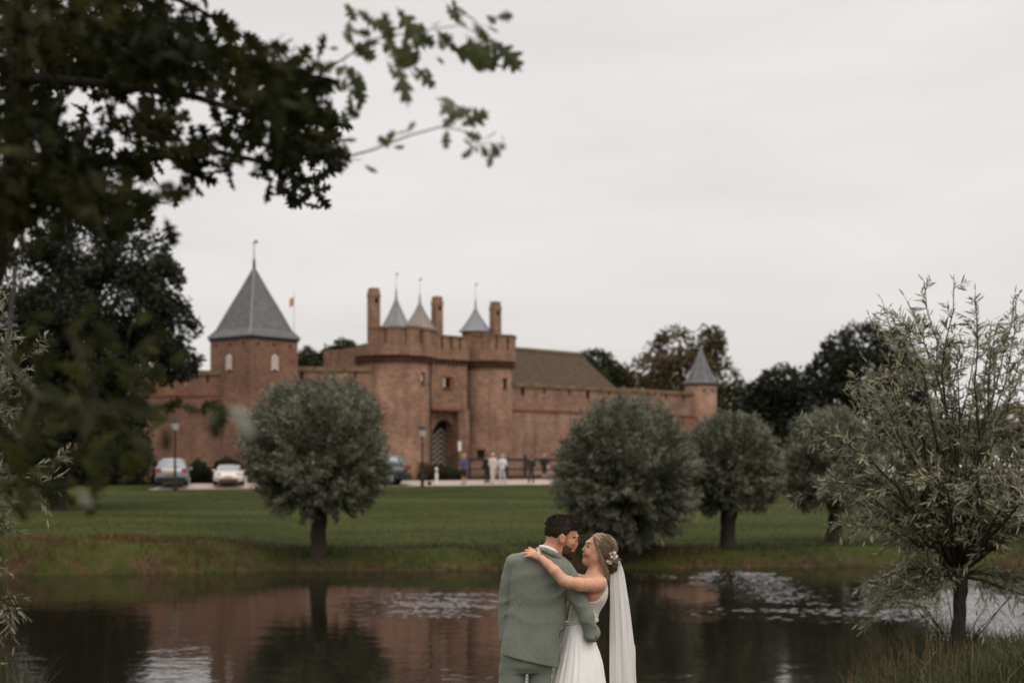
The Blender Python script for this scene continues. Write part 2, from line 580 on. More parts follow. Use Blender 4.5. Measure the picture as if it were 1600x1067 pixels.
gx = np.unique(np.concatenate([np.linspace(-400, -45, 30), np.linspace(-45, 45, 260), np.linspace(45, 400, 30)]))
gy = np.unique(np.concatenate([np.linspace(-40, -3, 14), np.linspace(-3, 21, 72), np.linspace(21, 36, 8), np.linspace(36, 52, 64), np.linspace(52, 102, 100), np.linspace(102, 900, 24)]))
GX, GY = np.meshgrid(gx, gy, indexing='ij')
GZ = terrain(GX, GY)
far = sstep(110, 400, GY)
GZ = GZ * (1 - far) + 2.5 * far
V = np.stack([GX, GY, GZ], -1).reshape(-1, 3)
ny = len(gy)
ii, jj = np.meshgrid(np.arange(len(gx) - 1), np.arange(ny - 1), indexing='ij')
Q = np.stack([ii * ny + jj, (ii + 1) * ny + jj, (ii + 1) * ny + jj + 1, ii * ny + jj + 1], -1).reshape(-1, 4)
prop(mesh_np('ground', V, Q, 'ground', smooth=True), 'grassy lawn and banks around the pond', kind='structure')

m, n, b = mat_base('water', 0.045, 0.38)
b.inputs['Base Color'].default_value = (0.011, 0.009, 0.006, 1)
b.inputs['IOR'].default_value = 1.333
t = n.nodes.new('ShaderNodeTexCoord')


def wnoise(scale, stretch, detail=3):
    return noise_node(n, scale, detail, 0.55, stretch)


def mth(op, a, c=None):
    k = n.nodes.new('ShaderNodeMath')
    k.operation = op
    for i, v in enumerate((a, c)):
        if v is None:
            continue
        if hasattr(v, 'is_output'):
            n.links.new(v, k.inputs[i])
        else:
            k.inputs[i].default_value = v
    return k.outputs[0]


calm = mth('ADD', mth('MULTIPLY', wnoise(1.0, (0.9, 1.3, 1)), 0.007), mth('MULTIPLY', wnoise(1.0, (5.0, 4.0, 1), 2), 0.0026))
hgt = calm
bm_ = n.nodes.new('ShaderNodeBump')
bm_.inputs['Strength'].default_value = 1.0
bm_.inputs['Distance'].default_value = 1.0
n.links.new(hgt, bm_.inputs['Height'])
n.links.new(bm_.outputs[0], b.inputs['Normal'])
wx = np.concatenate([np.linspace(-160, -5, 6)[:-1], np.arange(-5, 15, 0.06), np.linspace(15, 160, 6)])
wy = np.concatenate([np.linspace(9, 24, 5)[:-1], np.arange(24, 44, 0.046), np.linspace(44, 50, 4)])
WX, WY = np.meshgrid(wx, wy, indexing='ij')
# wind-ruffled patches: real places on the pond (centre x, y, half sizes, strength)
wr = np.random.default_rng(77)
msk = np.zeros_like(WX)
for (cx, cy, rx, ry, w_) in ((-1.7, 31.2, 2.5, 4.4, 1.0), (6.2, 36.2, 1.75, 7.4, 1.9), (6.5, 29.4, 5.6, 2.6, 1.0), (8.8, 33.5, 3.4, 1.8, 0.55), (3.3, 39.0, 2.2, 1.8, 0.6), (10.4, 29.5, 4.2, 5, 0.9)):
    msk = np.maximum(msk, w_ * np.clip(1 - ((WX - cx) / rx) ** 2 - ((WY - cy) / ry) ** 2, 0, 1) ** 1.2)
brk = np.zeros_like(WX)
for k in range(7):
    a_ = wr.uniform(-0.6, 0.6) + math.pi / 2
    f_ = 2 * math.pi / wr.uniform(0.7, 2.6)
    brk += np.sin(f_ * (WX * 0.6 * math.cos(a_) + WY * math.sin(a_)) + wr.uniform(0, 6.28) + 1.5 * np.sin(WX * wr.uniform(0.6, 1.4)))
msk = msk * np.where(msk > 1.05, 1.0, np.clip(0.78 + 0.2 * brk, 0.35, 1.2))
wav = np.zeros_like(WX)
for k in range(22):
    lam = wr.uniform(0.16, 0.34)
    a_ = math.pi / 2 + wr.uniform(-1.25, 1.25)
    f_ = 2 * math.pi / lam
    wav += lam * np.sin(f_ * (WX * math.cos(a_) + WY * math.sin(a_)) + wr.uniform(0, 6.28))
WZ = msk * wav * 0.0085
V = np.stack([WX, WY, WZ], -1).reshape(-1, 3)
nwy = len(wy)
ii, jj = np.meshgrid(np.arange(len(wx) - 1), np.arange(nwy - 1), indexing='ij')
Q = np.stack([ii * nwy + jj, (ii + 1) * nwy + jj, (ii + 1) * nwy + jj + 1, ii * nwy + jj + 1], -1).reshape(-1, 4)
prop(mesh_np('water', V, Q, 'water', smooth=True), 'dark still pond water mirroring the castle', kind='structure')

px_ = np.linspace(-19.9, 60, 120)
pv = []
for k in range(6):
    edge = 0.10 * hsh(px_ * 2.3, k * 1.7 + px_ * 0.2) if k in (0, 5) else 0
    Yp = path_front(px_) + 0.05 + 4.6 * k / 5 + edge
    pv.append(np.stack([px_, Yp, terrain(px_, Yp) + 0.03], -1))
V = np.stack(pv, 1).reshape(-1, 3)
ii, jj = np.meshgrid(np.arange(119), np.arange(5), indexing='ij')
Q = np.stack([ii * 6 + jj, (ii + 1) * 6 + jj, (ii + 1) * 6 + jj + 1, ii * 6 + jj + 1], -1).reshape(-1, 4)
prop(mesh_np('path', V, Q, 'gravel', smooth=True), 'pale gravel drive along the foot of the castle', kind='structure')

# ------------------------------------------------------------------ castle frame: x along the front, y into the castle
TH = math.radians(40.0)
CU, SU = math.cos(TH), math.sin(TH)
GX0, GY0, GZ0 = -4.1, 91.0, 2.3


def lx_of(px, yl):
    k = (px - 800.0) / FPX
    return (k * (GY0 + CU * yl) - GX0 + SU * yl) / (CU - SU * k)


def lz_of(py, xl, yl):
    return HC + (HOR - py) * (GY0 + SU * xl + CU * yl) / FPX - GZ0


def cpt(px, py, yl):
    x = lx_of(px, yl)
    return x, lz_of(py, x, yl)


def castle_empty(name, label, cat):
    return empty(name, (GX0, GY0, GZ0), TH, label, cat)


def merlon_ring(parent, c, r, thick, z0, z1, a0, a1, count, gap, mat='brick_gatehouse'):
    """curved merlons round a drum, each with a coping"""
    for k in range(count):
        b0 = a0 + (a1 - a0) * (k + gap / 2) / count
        b1 = a0 + (a1 - a0) * (k + 1 - gap / 2) / count
        def seg(mb, ra, rb, za, zb, e=0.0, ns=5):
            vs, fs = [], []
            for q in range(ns + 1):
                a = b0 - e + (b1 - b0 + 2 * e) * q / ns
                for (rr, zz) in ((ra, za), (rb, za), (rb, zb), (ra, zb)):
                    vs.append((c[0] + rr * math.cos(a), c[1] + rr * math.sin(a), zz))
            for q in range(ns):
                for w in range(4):
                    fs.append((q * 4 + w, q * 4 + (w + 1) % 4, q * 4 + 4 + (w + 1) % 4, q * 4 + 4 + w))
            fs += [(3, 2, 1, 0), (ns * 4, ns * 4 + 1, ns * 4 + 2, ns * 4 + 3)]
            mb.add(vs, fs)
        jz = random.uniform(-0.05, 0.05)
        m1 = MB(); seg(m1, r - thick, r, z0, z1 + jz)
        o = m1.build('merlon', mat, parent)
        m2 = MB(); seg(m2, r - thick - 0.06, r + 0.05, z1 + jz, z1 + jz + 0.16, 0.02)
        m2.build('coping', 'coping_stone', o)


def spire(parent, c, r, z0, z1, fin, mat, seg=8, flare=1.12, body_h=0.0, rot=0.3, name='spire_roof'):
    m = MB()
    h = z1 - z0
    prof = [(r * flare, z0), (r * 0.93, z0 + h * 0.10), (r * 0.60, z0 + h * 0.40), (r * 0.28, z0 + h * 0.72), (r * 0.05, z0 + h * 1.0)]
    m.lathe((c[0], c[1], 0), prof, seg, rot, rot + 2 * math.pi)
    o = m.build(name, mat, parent)
    # hip ridges of lead, standing proud
    for k in range(seg):
        a = rot + 2 * math.pi * k / seg
        MB().tube([(c[0] + q * math.cos(a), c[1] + q * math.sin(a), z + 0.01) for q, z in prof], 0.035, 5).build('hip_ridge', 'lead', o)
    f = MB()
    f.lathe((c[0], c[1], 0), [(0.09, z1 - 0.1), (0.05, z1 + fin * 0.35), (0.014, z1 + fin * 0.5), (0.01, z1 + fin)], 8)
    fo = f.build('finial', 'lead', o)
    g = MB()
    g.lathe((c[0], c[1], z1 + fin), [(0.01, -0.07), (0.06, 0.0), (0.01, 0.07)], 8)
    g.box((c[0] + 0.02, c[1] - 0.01, z1 + fin + 0.05), (c[0] + 0.17, c[1] + 0.01, z1 + fin + 0.15))
    g.build('weather_vane', 'gilt', o)
    return o


# ---- gatehouse
gh = castle_empty('castle_gatehouse', 'red brick castle gatehouse with two round towers, three spires and chevron gate', 'gatehouse')
DL, DR = (lx_of(617, 1.2), 1.2), (lx_of(762, 0.6), 0.6)
RL, RR = 2.28, 1.62
zc = lz_of(566, 0, 0)                       # corbel level
zcL = zc
def drum(c, R, name='drum_tower'):
    m = MB()
    m.lathe((c[0], c[1], 0), [(R + 0.18, -1.2), (R + 0.14, 0.9), (R + 0.02, 1.1), (R, zc * 0.5), (R - 0.02, zc + 0.02)], 40)
    o = m.build(name, 'brick_gatehouse', gh, True)
    p = MB()
    ztop = zc + 0.9
    p.lathe((c[0], c[1], 0), [(R, zc + 0.12), (R + 0.24, zc + 0.2), (R + 0.24, ztop), (R - 0.2, ztop), (R - 0.2, zc + 0.15)], 40, caps=False)
    p.build('parapet', 'brick_gatehouse', gh)
    cb = MB()
    for k in range(56):
        a = 2 * math.pi * k / 56
        u_ = np.array([math.cos(a), math.sin(a), 0]); w_ = np.array([-math.sin(a), math.cos(a), 0])
        cb.obox(np.array([c[0], c[1], zc - 0.02]) + u_ * (R + 0.10), u_ * 0.12, w_ * 0.055, np.array([0, 0, 0.13]))
    prop(cb.build('corbel_table', 'corbel_brick', gh), kind='stuff')
    sh = MB()
    sh.lathe((c[0], c[1], 0), [(R - 0.1, zc - 0.16), (R + 0.06, zc - 0.16), (R + 0.06, zc - 0.2), (R - 0.1, zc - 0.2)], 40, caps=False)
    sh.build('string_course', 'coping_stone', gh)
    MB().lathe((c[0], c[1], 0), [(R - 0.15, zc + 0.9), (R - 0.15, zc + 1.0)], 32).build('tower_deck', 'lead', gh)
    merlon_ring(gh, c, R + 0.24, 0.36, ztop, ztop + 0.9, -2.9, 0.9, 8, 0.24)
drum(DL, RL)
drum(DR, RR)
gxl, gxr = lx_of(677, 0.25), lx_of(724, 0.25)     # gate front between the drums
# recessed gate field with a pointed arch
ax0, ax1 = lx_of(675.5, 0.9), lx_of(713, 0.9)
rz1 = lz_of(639, (gxl + gxr) / 2, 0.25)
az1 = lz_of(655, (ax0 + ax1) / 2, 0.9)
front = MB()
front.box((gxl - 0.5, 0.25, rz1), (gxr + 0.3, 1.6, zc + 0.02))
front.box((lx_of(717, 0.25), 0.25, -1.2), (gxr + 0.5, 1.6, rz1 - 0.0))
front.build('gate_wall', 'brick_gatehouse', gh)
asp = az1 - 0.75
arch = [(ax1 + 0.75, -1.2), (ax1 + 0.75, rz1 - 0.01), (ax0 - 0.6, rz1 - 0.01), (ax0 - 0.6, -1.2), (ax0, -1.2), (ax0, asp)]
for q in range(1, 8):
    f_ = q / 8
    arch.append((lerp(ax0, (ax0 + ax1) / 2, f_), asp + (az1 - asp) * math.sin(f_ * math.pi / 2) ** 0.85))
arch.append(((ax0 + ax1) / 2, az1))
for q in range(7, 0, -1):
    f_ = q / 8
    arch.append((lerp(ax1, (ax0 + ax1) / 2, f_), asp + (az1 - asp) * math.sin(f_ * math.pi / 2) ** 0.85))
arch += [(ax1, asp), (ax1, -1.2)]
af = MB()
af.prism([(x, z) for x, z in arch], 0.9, 1.55)
af.build('arch_wall', 'brick_gatehouse', gh)
MB().box((gxl - 0.1, 0.16, rz1 - 0.10), (gxr + 0.02, 0.28, rz1 + 0.06)).build('recess_lintel', 'brick_red', gh)
MB().box((ax0 - 0.6, 3.6, -1.2), (ax1 + 0.8, 3.7, az1 + 0.6)).build('gate_passage', 'dark_opening', gh)
MB().box((ax0 - 0.8, 1.56, -1.2), (ax0 - 0.6, 3.6, az1 + 0.6)).box((ax1 + 0.6, 1.56, -1.2), (ax1 + 0.8, 3.6, az1 + 0.6)).box((ax0 - 0.8, 1.56, az1 + 0.2), (ax1 + 0.8, 3.6, az1 + 0.6)).build('passage_wall', 'dark_opening', gh)
# gate leaf with chevron boards
dx0, dx1 = lx_of(676, 1.7), lx_of(701.5, 1.7)
dr = MB().box((dx0 - 0.05, 1.7, -0.6), (dx1, 1.8, az1 - 0.1)).build('gate_leaf', 'black_paint', gh)
cxm = (dx0 + dx1) / 2
hw = (dx1 - dx0) / 2
for k in range(10):
    zb = -0.35 + k * 0.34
    for s in (-1, 1):
        if zb + 0.62 > az1 - 0.2:
            continue
        poly = [(cxm, zb + 0.54), (cxm, zb + 0.635), (cxm + s * hw, zb + 0.095), (cxm + s * hw, zb)]
        if s > 0:
            poly = poly[::-1]
        MB().prism(poly, 1.66, 1.699).build('chevron_board', 'pink_white_paint', dr)
# body block behind the drums
MB().box((DL[0] - 1.6, DL[1] + 0.8, -1.2), (DR[0] + 1.3, 7.0, az1 + 0.61)).build('lower_block', 'brick_gatehouse', gh)
MB().box((DL[0] - 1.6, DL[1] + 0.81, az1 + 0.61), (DR[0] + 1.3, 7.0, zc + 0.9)).build('upper_block', 'brick_gatehouse', gh)
# straight parapet between the drums
MB().box((gxl - 0.3, 0.02, zc + 0.2), (gxr + 0.3, 0.42, zc + 0.85)).build('parapet', 'brick_gatehouse', gh)
cb = MB()
for k in range(9):
    xx = lerp(gxl - 0.1, gxr + 0.1, k / 8)
    cb.box((xx - 0.055, 0.06, zc - 0.14), (xx + 0.055, 0.3, zc + 0.2))
prop(cb.build('corbel_table', 'corbel_brick', gh), kind='stuff')
for k in range(4):
    x0 = lerp(gxl - 0.2, gxr + 0.3, k / 4)
    w_ = (gxr - gxl + 0.5) / 4
    o = MB().box((x0 + 0.09, 0.03, zc + 0.85), (x0 + w_ - 0.09, 0.41, zc + 1.6)).build('merlon', 'brick_gatehouse', gh)
    MB().box((x0 + 0.04, -0.02, zc + 1.6), (x0 + w_ - 0.04, 0.46, zc + 1.74)).build('coping', 'coping_stone', o)
# spires
for (px, pyb, pya, pyf, yl, rpx, mt) in ((619, 514, 467, 430, 1.6, 22.5, 'lead'), (656, 516, 474, 438, 3.2, 25, 'lead_stained'), (743, 519, 483, 446, 1.6, 24, 'lead')):
    x = lx_of(px, yl)
    Dd = GY0 + SU * x + CU * yl
    spire(gh, (x, yl), rpx * Dd / FPX, lz_of(pyb, x, yl), lz_of(pya, x, yl), (pya - pyf) * Dd / FPX, mt)
    MB().lathe((x, yl, 0), [(rpx * Dd / FPX * 0.9, zc + 0.9), (rpx * Dd / FPX * 0.9, lz_of(pyb, x, yl))], 8, 0.3, 0.3 + 2 * math.pi).build('spire_drum', 'brick_gatehouse', gh)
# chimneys
for (px, pt, pb, wpx, yl) in ((584, 452, 515, 20.5, 0.9), (683, 465, 530, 18.5, 3.0), (774, 473, 535, 18.5, 0.6)):
    x = lx_of(px, yl)
    Dd = GY0 + SU * x + CU * yl
    w_ = wpx * Dd / FPX / 2 / 1.41 * 1.02
    z0, z1 = lz_of(pb, x, yl), lz_of(pt, x, yl)
    h = z1 - z0
    m = MB()
    r_ = w_ * 1.414
    m.lathe((x, yl, 0), [(r_, z0 - 0.8), (r_, z1 - 0.55), (r_ * 1.08, z1 - 0.5), (r_ * 1.08, z1 - 0.38), (r_ * 0.86, z1 - 0.02)], 4, math.pi / 4, math.pi / 4 + 2 * math.pi)
    o = m.build('chimney', 'brick_gatehouse', gh)
    MB().lathe((x, yl, 0), [(r_ * 0.9, z1 - 0.02), (r_ * 0.9, z1 + 0.06)], 4, math.pi / 4, math.pi / 4 + 2 * math.pi).build('chimney_cap', 'coping_stone', o)
    for k in range(2):
        a = -math.pi / 2 + k * math.pi / 2
        d_ = np.array([math.cos(a), math.sin(a), 0]); e_ = np.array([-math.sin(a), math.cos(a), 0])
        MB().obox(np.array([x, yl, z1 - 0.72]) + d_ * (w_ + 0.0), d_ * 0.015, e_ * w_ * 0.4, np.array([0, 0, 0.14])).build('smoke_vent', 'dark_opening', o)


def drum_window(c, R, px, py, wpx, hpx, shutter):
    """slit in a round tower, on the outer face where the photo shows it"""
    best = None
    for a in np.linspace(-math.pi, 0.6, 400):
        x, y = c[0] + R * math.cos(a), c[1] + R * math.sin(a)
        X = GX0 + CU * x - SU * y; Y = GY0 + SU * x + CU * y
        # only the side turned to the camera
        nX = CU * math.cos(a) - SU * math.sin(a); nY = SU * math.cos(a) + CU * math.sin(a)
        if nX * X + nY * Y > 0:
            continue
        e = abs(800 + FPX * X / Y - px)
        if best is None or e < best[0]:
            best = (e, a, Y)
    a, Y = best[1], best[2]
    d_ = np.array([math.cos(a), math.sin(a), 0]); e_ = np.array([-math.sin(a), math.cos(a), 0])
    z = HC + (HOR - py) * Y / FPX - GZ0
    h = hpx * Y / FPX / 2
    w_ = wpx * Y / FPX / 2 * 1.3
    ctr = np.array([c[0] + R * d_[0], c[1] + R * d_[1], z])
    o = MB().obox(ctr, d_ * 0.03, e_ * w_, np.array([0, 0, h])).build('window', 'dark_opening', gh)
    MB().obox(ctr + np.array([0, 0, h + 0.05]), d_ * 0.06, e_ * (w_ + 0.08), np.array([0, 0, 0.05])).build('window_lintel', 'brick_red', o)
    MB().obox(ctr + np.array([0, 0, -h - 0.03]), d_ * 0.07, e_ * (w_ + 0.05), np.array([0, 0, 0.03])).build('window_sill', 'coping_stone', o)
    if shutter:
        MB().obox(ctr + e_ * (-w_ - 0.10) + d_ * 0.05, d_ * 0.02, e_ * 0.09, np.array([0, 0, h * 0.7])).build('shutter', 'pink_white_paint', o)


drum_window(DL, RL, 661, 591, 4.5, 15, True)
drum_window(DR, RR, 789, 599, 4.5, 14, False)
drum_window(DR, RR, 752, 709, 9, 12, False)
# window over the gate
x, z = cpt(700, 598, 0.25)
o = MB().box((x - 0.30, 0.2, z - 0.33), (x + 0.30, 0.245, z + 0.33)).build('window', 'dark_opening', gh)
MB().box((x - 0.36, 0.14, z + 0.33), (x + 0.36, 0.3, z + 0.42)).build('window_lintel', 'brick_red', o)
MB().box((x - 0.36, 0.10, z - 0.40), (x + 0.36, 0.3, z - 0.33)).build('window_sill', 'coping_stone', o)
MB().box((x - 0.48, 0.15, z - 0.3), (x - 0.3, 0.2, z + 0.3)).build('shutter', 'pink_white_paint', o)
MB().box((x + 0.1, 0.15, z - 0.31), (x + 0.42, 0.198, z + 0.31)).build('shutter', 'brick_red', o)
# downpipe on the left drum
a = math.radians(-62)
MB().tube([(DL[0] + (RL + 0.2) * math.cos(a), DL[1] + (RL + 0.2) * math.sin(a), z) for z in (0.3, 3, 6, zc - 0.2)], 0.06, 6).build('downpipe', 'iron', gh)
x, z = cpt(718, 697, 0.2)
MB().box((x - 0.12, 0.18, z - 0.32), (x + 0.12, 0.22, z + 0.32)).build('notice_plate', 'white_paint', gh)

# ---- curtain walls
def curtain(name, label, p0, p1, ztop, thick, mat, z_string, nloop, copelen=1.5, loop_h=0.6, skip=None):
    """wall between two world points p0, p1; local x along it, front at y=0"""
    d = np.array(p1) - np.array(p0)
    Ln = float(np.hypot(*d))
    e = empty(name, (p0[0], p0[1], GZ0), math.atan2(d[1], d[0]), label, 'wall')
    MB().box((0, 0, -1.2), (Ln, thick, z_string)).build('wall_base', mat, e)
    MB().box((0, 0.06, z_string), (Ln, thick, ztop - 0.02)).build('wall_upper', mat, e)
    MB().box((0, -0.07, z_string - 0.09), (Ln, 0.1, z_string + 0.05)).build('string_course', 'brick_red', e)
    k = max(1, int(Ln / copelen))
    for q in range(k):
        g = 0.035
        j = random.uniform(-0.025, 0.025)
        c = MB()
        c.prism([(q * Ln / k + g, ztop - 0.02), ((q + 1) * Ln / k - g, ztop - 0.02), ((q + 1) * Ln / k - g, ztop + 0.26 + j), (q * Ln / k + g, ztop + 0.26 + j)], -0.06, thick + 0.06)
        c.build('coping', 'coping_stone', e)
    for q in range(nloop):
        x = (q + 0.5) * Ln / nloop + random.uniform(-0.35, 0.35)
        if skip and skip(x):
            continue
        tall = q % 3 == 0
        hh = loop_h * (1.0 if tall else 0.62)
        w_ = 0.12 if tall else 0.06
        MB().prism([(x - w_, ztop - 0.05), (x - w_, ztop - 0.05 - hh * 0.7), (x, ztop - 0.05 - hh * 1.25), (x + w_, ztop - 0.05 - hh * 0.7), (x + w_, ztop - 0.05)], 0.0, 0.058).build('loophole', 'dark_opening', e)
    return e


def cw(xl, yl):
    return (GX0 + CU * xl - SU * yl, GY0 + SU * xl + CU * yl)


zw = lz_of(605, lx_of(840, 0.5), 0.5)
xr0, xr1 = lx_of(800, 0.5), lx_of(1085, 0.5)
curtain('curtain_wall', 'long red brick castle wall right of the gatehouse with pale patches', cw(xr0, 0.5), cw(xr1, 0.5), zw, 0.9, 'brick_wall', lz_of(640, xr0, 0.5), 9, loop_h=0.5)
zwl = lz_of(577, lx_of(530, 0.4), 0.4)
# square tower frame
TA = math.radians(50.0)
TC = np.array([(397 - 800) / FPX * 87.0, 87.0])
TS = 3.74
tw = empty('square_tower', (TC[0], TC[1], GZ0), TA, 'square brick tower with slate pyramid roof and two chevron shutters', 'tower')
tz = HC + (HOR - 527) * 84.6 / FPX - GZ0
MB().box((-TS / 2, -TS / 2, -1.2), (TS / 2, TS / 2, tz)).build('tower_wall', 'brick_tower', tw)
MB().box((-TS / 2 - 0.08, -TS / 2 - 0.08, tz - 0.05), (TS / 2 + 0.08, TS / 2 + 0.08, tz + 0.12)).build('eaves', 'black_paint', tw)
ta = HC + (HOR - 421) * 87.0 / FPX - GZ0
h = ta - tz - 0.12
r2 = math.sqrt(2)
m = MB()
prof = [(TS / 2 + 0.14, 0), (TS / 2 - 0.26, 0.12 * h), (TS / 2 * 0.62, 0.38 * h), (TS / 2 * 0.30, 0.71 * h), (0.06, h)]
m.lathe((0, 0, tz + 0.12), [(a * r2, z) for a, z in prof], 4, math.pi / 4, math.pi / 4 + 2 * math.pi)
ro = m.build('roof', 'slate', tw)
for k in range(4):
    a = math.pi / 4 + k * math.pi / 2
    MB().tube([(q * r2 * math.cos(a), q * r2 * math.sin(a), tz + 0.13 + z) for q, z in prof], 0.05, 5).build('hip_ridge', 'lead', ro)
MB().lathe((0, 0, tz + 0.12 + h), [(0.1, -0.15), (0.075, 0.5), (0.03, 0.75), (0.02, 1.6)], 8).build('finial', 'iron', ro)
MB().lathe((0, 0, tz + 0.12 + h + 1.6), [(0.01, -0.08), (0.08, 0), (0.01, 0.08)], 8).box((0.02, -0.01, tz + h + 1.74), (0.28, 0.01, tz + h + 1.92)).build('weather_vane', 'gilt', ro)


def chevron_shutter(face):
    """tall shutter painted with upward chevrons on one tower face (0 front, 1 left)"""
    def P(u, w, z):
        return (u, -TS / 2 - w, z) if face == 0 else (-TS / 2 - w, -u, z)
    zc_ = tz - 1.42
    o = MB()
    lo, hi = P(-0.28, 0.0, zc_ - 0.50), P(0.28, 0.05, zc_ + 0.50)
    o.box(tuple(min(a, b) for a, b in zip(lo, hi)), tuple(max(a, b) for a, b in zip(lo, hi)))
    so = o.build('shutter', 'brick_red', tw)
    for k in range(4):
        for s in (-1, 1):
            zb = zc_ - 0.49 + k * 0.225
            q = [(0.014 * s, zb + 0.19), (0.014 * s, zb + 0.315), (0.265 * s, zb + 0.125), (0.265 * s, zb)]
            c = MB()
            vs = [P(u, 0.053, z) for u, z in q] + [P(u, 0.075, z) for u, z in q]
            c.add(vs, [(0, 1, 2, 3), (7, 6, 5, 4), (0, 4, 5, 1), (1, 5, 6, 2), (2, 6, 7, 3), (3, 7, 4, 0)])
            c.build('chevron_board', 'white_paint', so)


chevron_shutter(0)
chevron_shutter(1)
for face in (0, 1):
    for u in (-1.25, 0.0, 1.25):
        lo = (u - 0.07, -TS / 2 - 0.02, tz - 0.42) if face == 0 else (-TS / 2 - 0.02, u - 0.07, tz - 0.42)
        hi = (u + 0.07, -TS / 2 + 0.1, tz - 0.26) if face == 0 else (-TS / 2 + 0.1, u + 0.07, tz - 0.26)
        MB().box(lo, hi).build('putlog_hole', 'dark_opening', tw)
rc = TC + (TS / 2) * np.array([math.cos(TA) * 0.9 - math.sin(TA) * -0.5, math.sin(TA) * 0.9 + math.cos(TA) * -0.5])
xl1 = lx_of(583, 0.4)
curtain('curtain_wall', 'short brick castle wall between square tower and gatehouse', (rc[0], rc[1]), cw(xl1, 0.4), zwl, 0.9, 'brick_wall', zwl - 1.4, 3, loop_h=0.45)
# wall running off to the left of the square tower
lc = TC + (TS / 2) * np.array([-math.cos(TA) * 0.9 - math.sin(TA) * 0.3, -math.sin(TA) * 0.9 + math.cos(TA) * 0.3])
pL = (lc[0] - 22 * 0.98, lc[1] + 22 * 0.19)
zls = HC + (HOR - 619) * 88 / FPX - GZ0
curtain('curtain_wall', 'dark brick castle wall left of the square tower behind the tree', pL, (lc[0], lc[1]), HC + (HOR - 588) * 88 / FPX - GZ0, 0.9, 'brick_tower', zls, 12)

# ---- round corner tower on the right
yl = 1.0
xt = lx_of(1095, yl)
Dt = GY0 + SU * xt + CU * yl
rt = castle_empty('round_corner_tower', 'small round brick corner tower with slate cone roof at right end of wall', 'tower')
Rb = 25 * Dt / FPX
zt = lz_of(601, xt, yl)
MB().lathe((xt, yl, 0), [(Rb + 0.12, -1.2), (Rb, 0.8), (Rb, zt)], 28).build('tower_wall', 'brick_wall', rt, True)
MB().lathe((xt, yl, 0), [(Rb + 0.06, zt - 0.06), (Rb + 0.12, zt + 0.05)], 28).build('eaves', 'black_paint', rt)
spire(rt, (xt, yl), Rb * 1.02, zt + 0.05, lz_of(546, xt, yl), 0.5, 'slate', 8, 1.06, name='cone_roof')
for a_ in (-2.2, -1.6, -1.0):
    MB().obox((xt + Rb * math.cos(a_), yl + Rb * math.sin(a_), zt - 0.5), (0.03 * math.cos(a_), 0.03 * math.sin(a_), 0), (-0.07 * math.sin(a_), 0.07 * math.cos(a_), 0), (0, 0, 0.09)).build('putlog_hole', 'dark_opening', rt)

# ---- thatched barn behind the right wall
barn = castle_empty('thatched_barn', 'brown thatched hip roof barn behind the castle wall', 'barn')
yr, ye = 5.2, 2.0
xa, za = lx_of(795, yr), lz_of(546, lx_of(803, yr), yr)
xb = lx_of(906, yr)
xe0, xe1 = lx_of(780, ye), lx_of(974, ye)
ze = lz_of(604, lx_of(850, ye), ye) - 0.3
MB().box((xe0 + 0.2, ye + 0.4, -1.2), (xe1 - 0.4, 2 * yr - ye - 0.4, ze - 0.02)).build('barn_wall', 'brick_wall', barn)
m = MB()
yb_ = 2 * yr - ye
m.add([(xe0, ye, ze), (xe1, ye, ze), (xe1, yb_, ze), (xe0, yb_, ze), (xe0, yr, za), (xb, yr, za)],
      [(0, 1, 5, 4), (1, 2, 5), (2, 3, 4, 5), (3, 0, 4), (3, 2, 1, 0)])
ro = m.build('roof', 'thatch', barn)
MB().tube([(xe0, yr, za + 0.02), ((xe0 + xb) / 2, yr, za + 0.05), (xb + 0.1, yr, za)], 0.16, 8).build('ridge_cap', 'ridge_moss', ro)

# ---- flag on its pole behind the square tower
fp = px_at(459.5, 470, 95)
fl = empty('flag_pole', (fp[0], fp[1], GZ0), 0, 'thin white flag pole with small orange flag behind the square tower', 'flag pole')
MB().lathe((0, 0, 0), [(0.06, 0), (0.035, fp[2] - GZ0 + 0.55), (0.01, fp[2] - GZ0 + 0.6)], 8).build('pole', 'white_paint', fl)
fv = MB()
for k in range(5):
    x = -0.02 - k * 0.07
    y = 0.05 * math.sin(k * 1.4)
    fv.v += [(x, y, fp[2] - GZ0 + 0.25 - k * 0.03), (x, y, fp[2] - GZ0 - 0.28 - k * 0.05), (x, y + 0.008, fp[2] - GZ0 + 0.25 - k * 0.03), (x, y + 0.008, fp[2] - GZ0 - 0.28 - k * 0.05)]
for k in range(4):
    a, c = k * 4, k * 4 + 4
    fv.f += [(a, a + 1, c + 1, c), (a + 2, c + 2, c + 3, a + 3), (a, c, c + 2, a + 2), (a + 1, a + 3, c + 3, c + 1)]
fv.build('flag', 'flag_orange', fl)

# ------------------------------------------------------------------ vegetation
def trunk_mesh(parent, pts, rad, mat, name='trunk', seg=12, rough=0.06):
    pts = np.asarray(pts, float)
    t = np.linspace(0, 1, len(pts))
    tt = np.linspace(0, 1, max(10, len(pts) * 3))
    P = np.stack([np.interp(tt, t, pts[:, k]) for k in range(3)], 1)
    R = np.interp(tt, t, rad)
    V, F = tube_np(P, R, seg)
    V = V + (rng.normal(size=V.shape) * rough * R.mean())
    return mesh_np(name, V, [np.array([q for q in F if len(q) == 4]), np.array([q for q in F if len(q) == 3])], mat, parent, smooth=True)


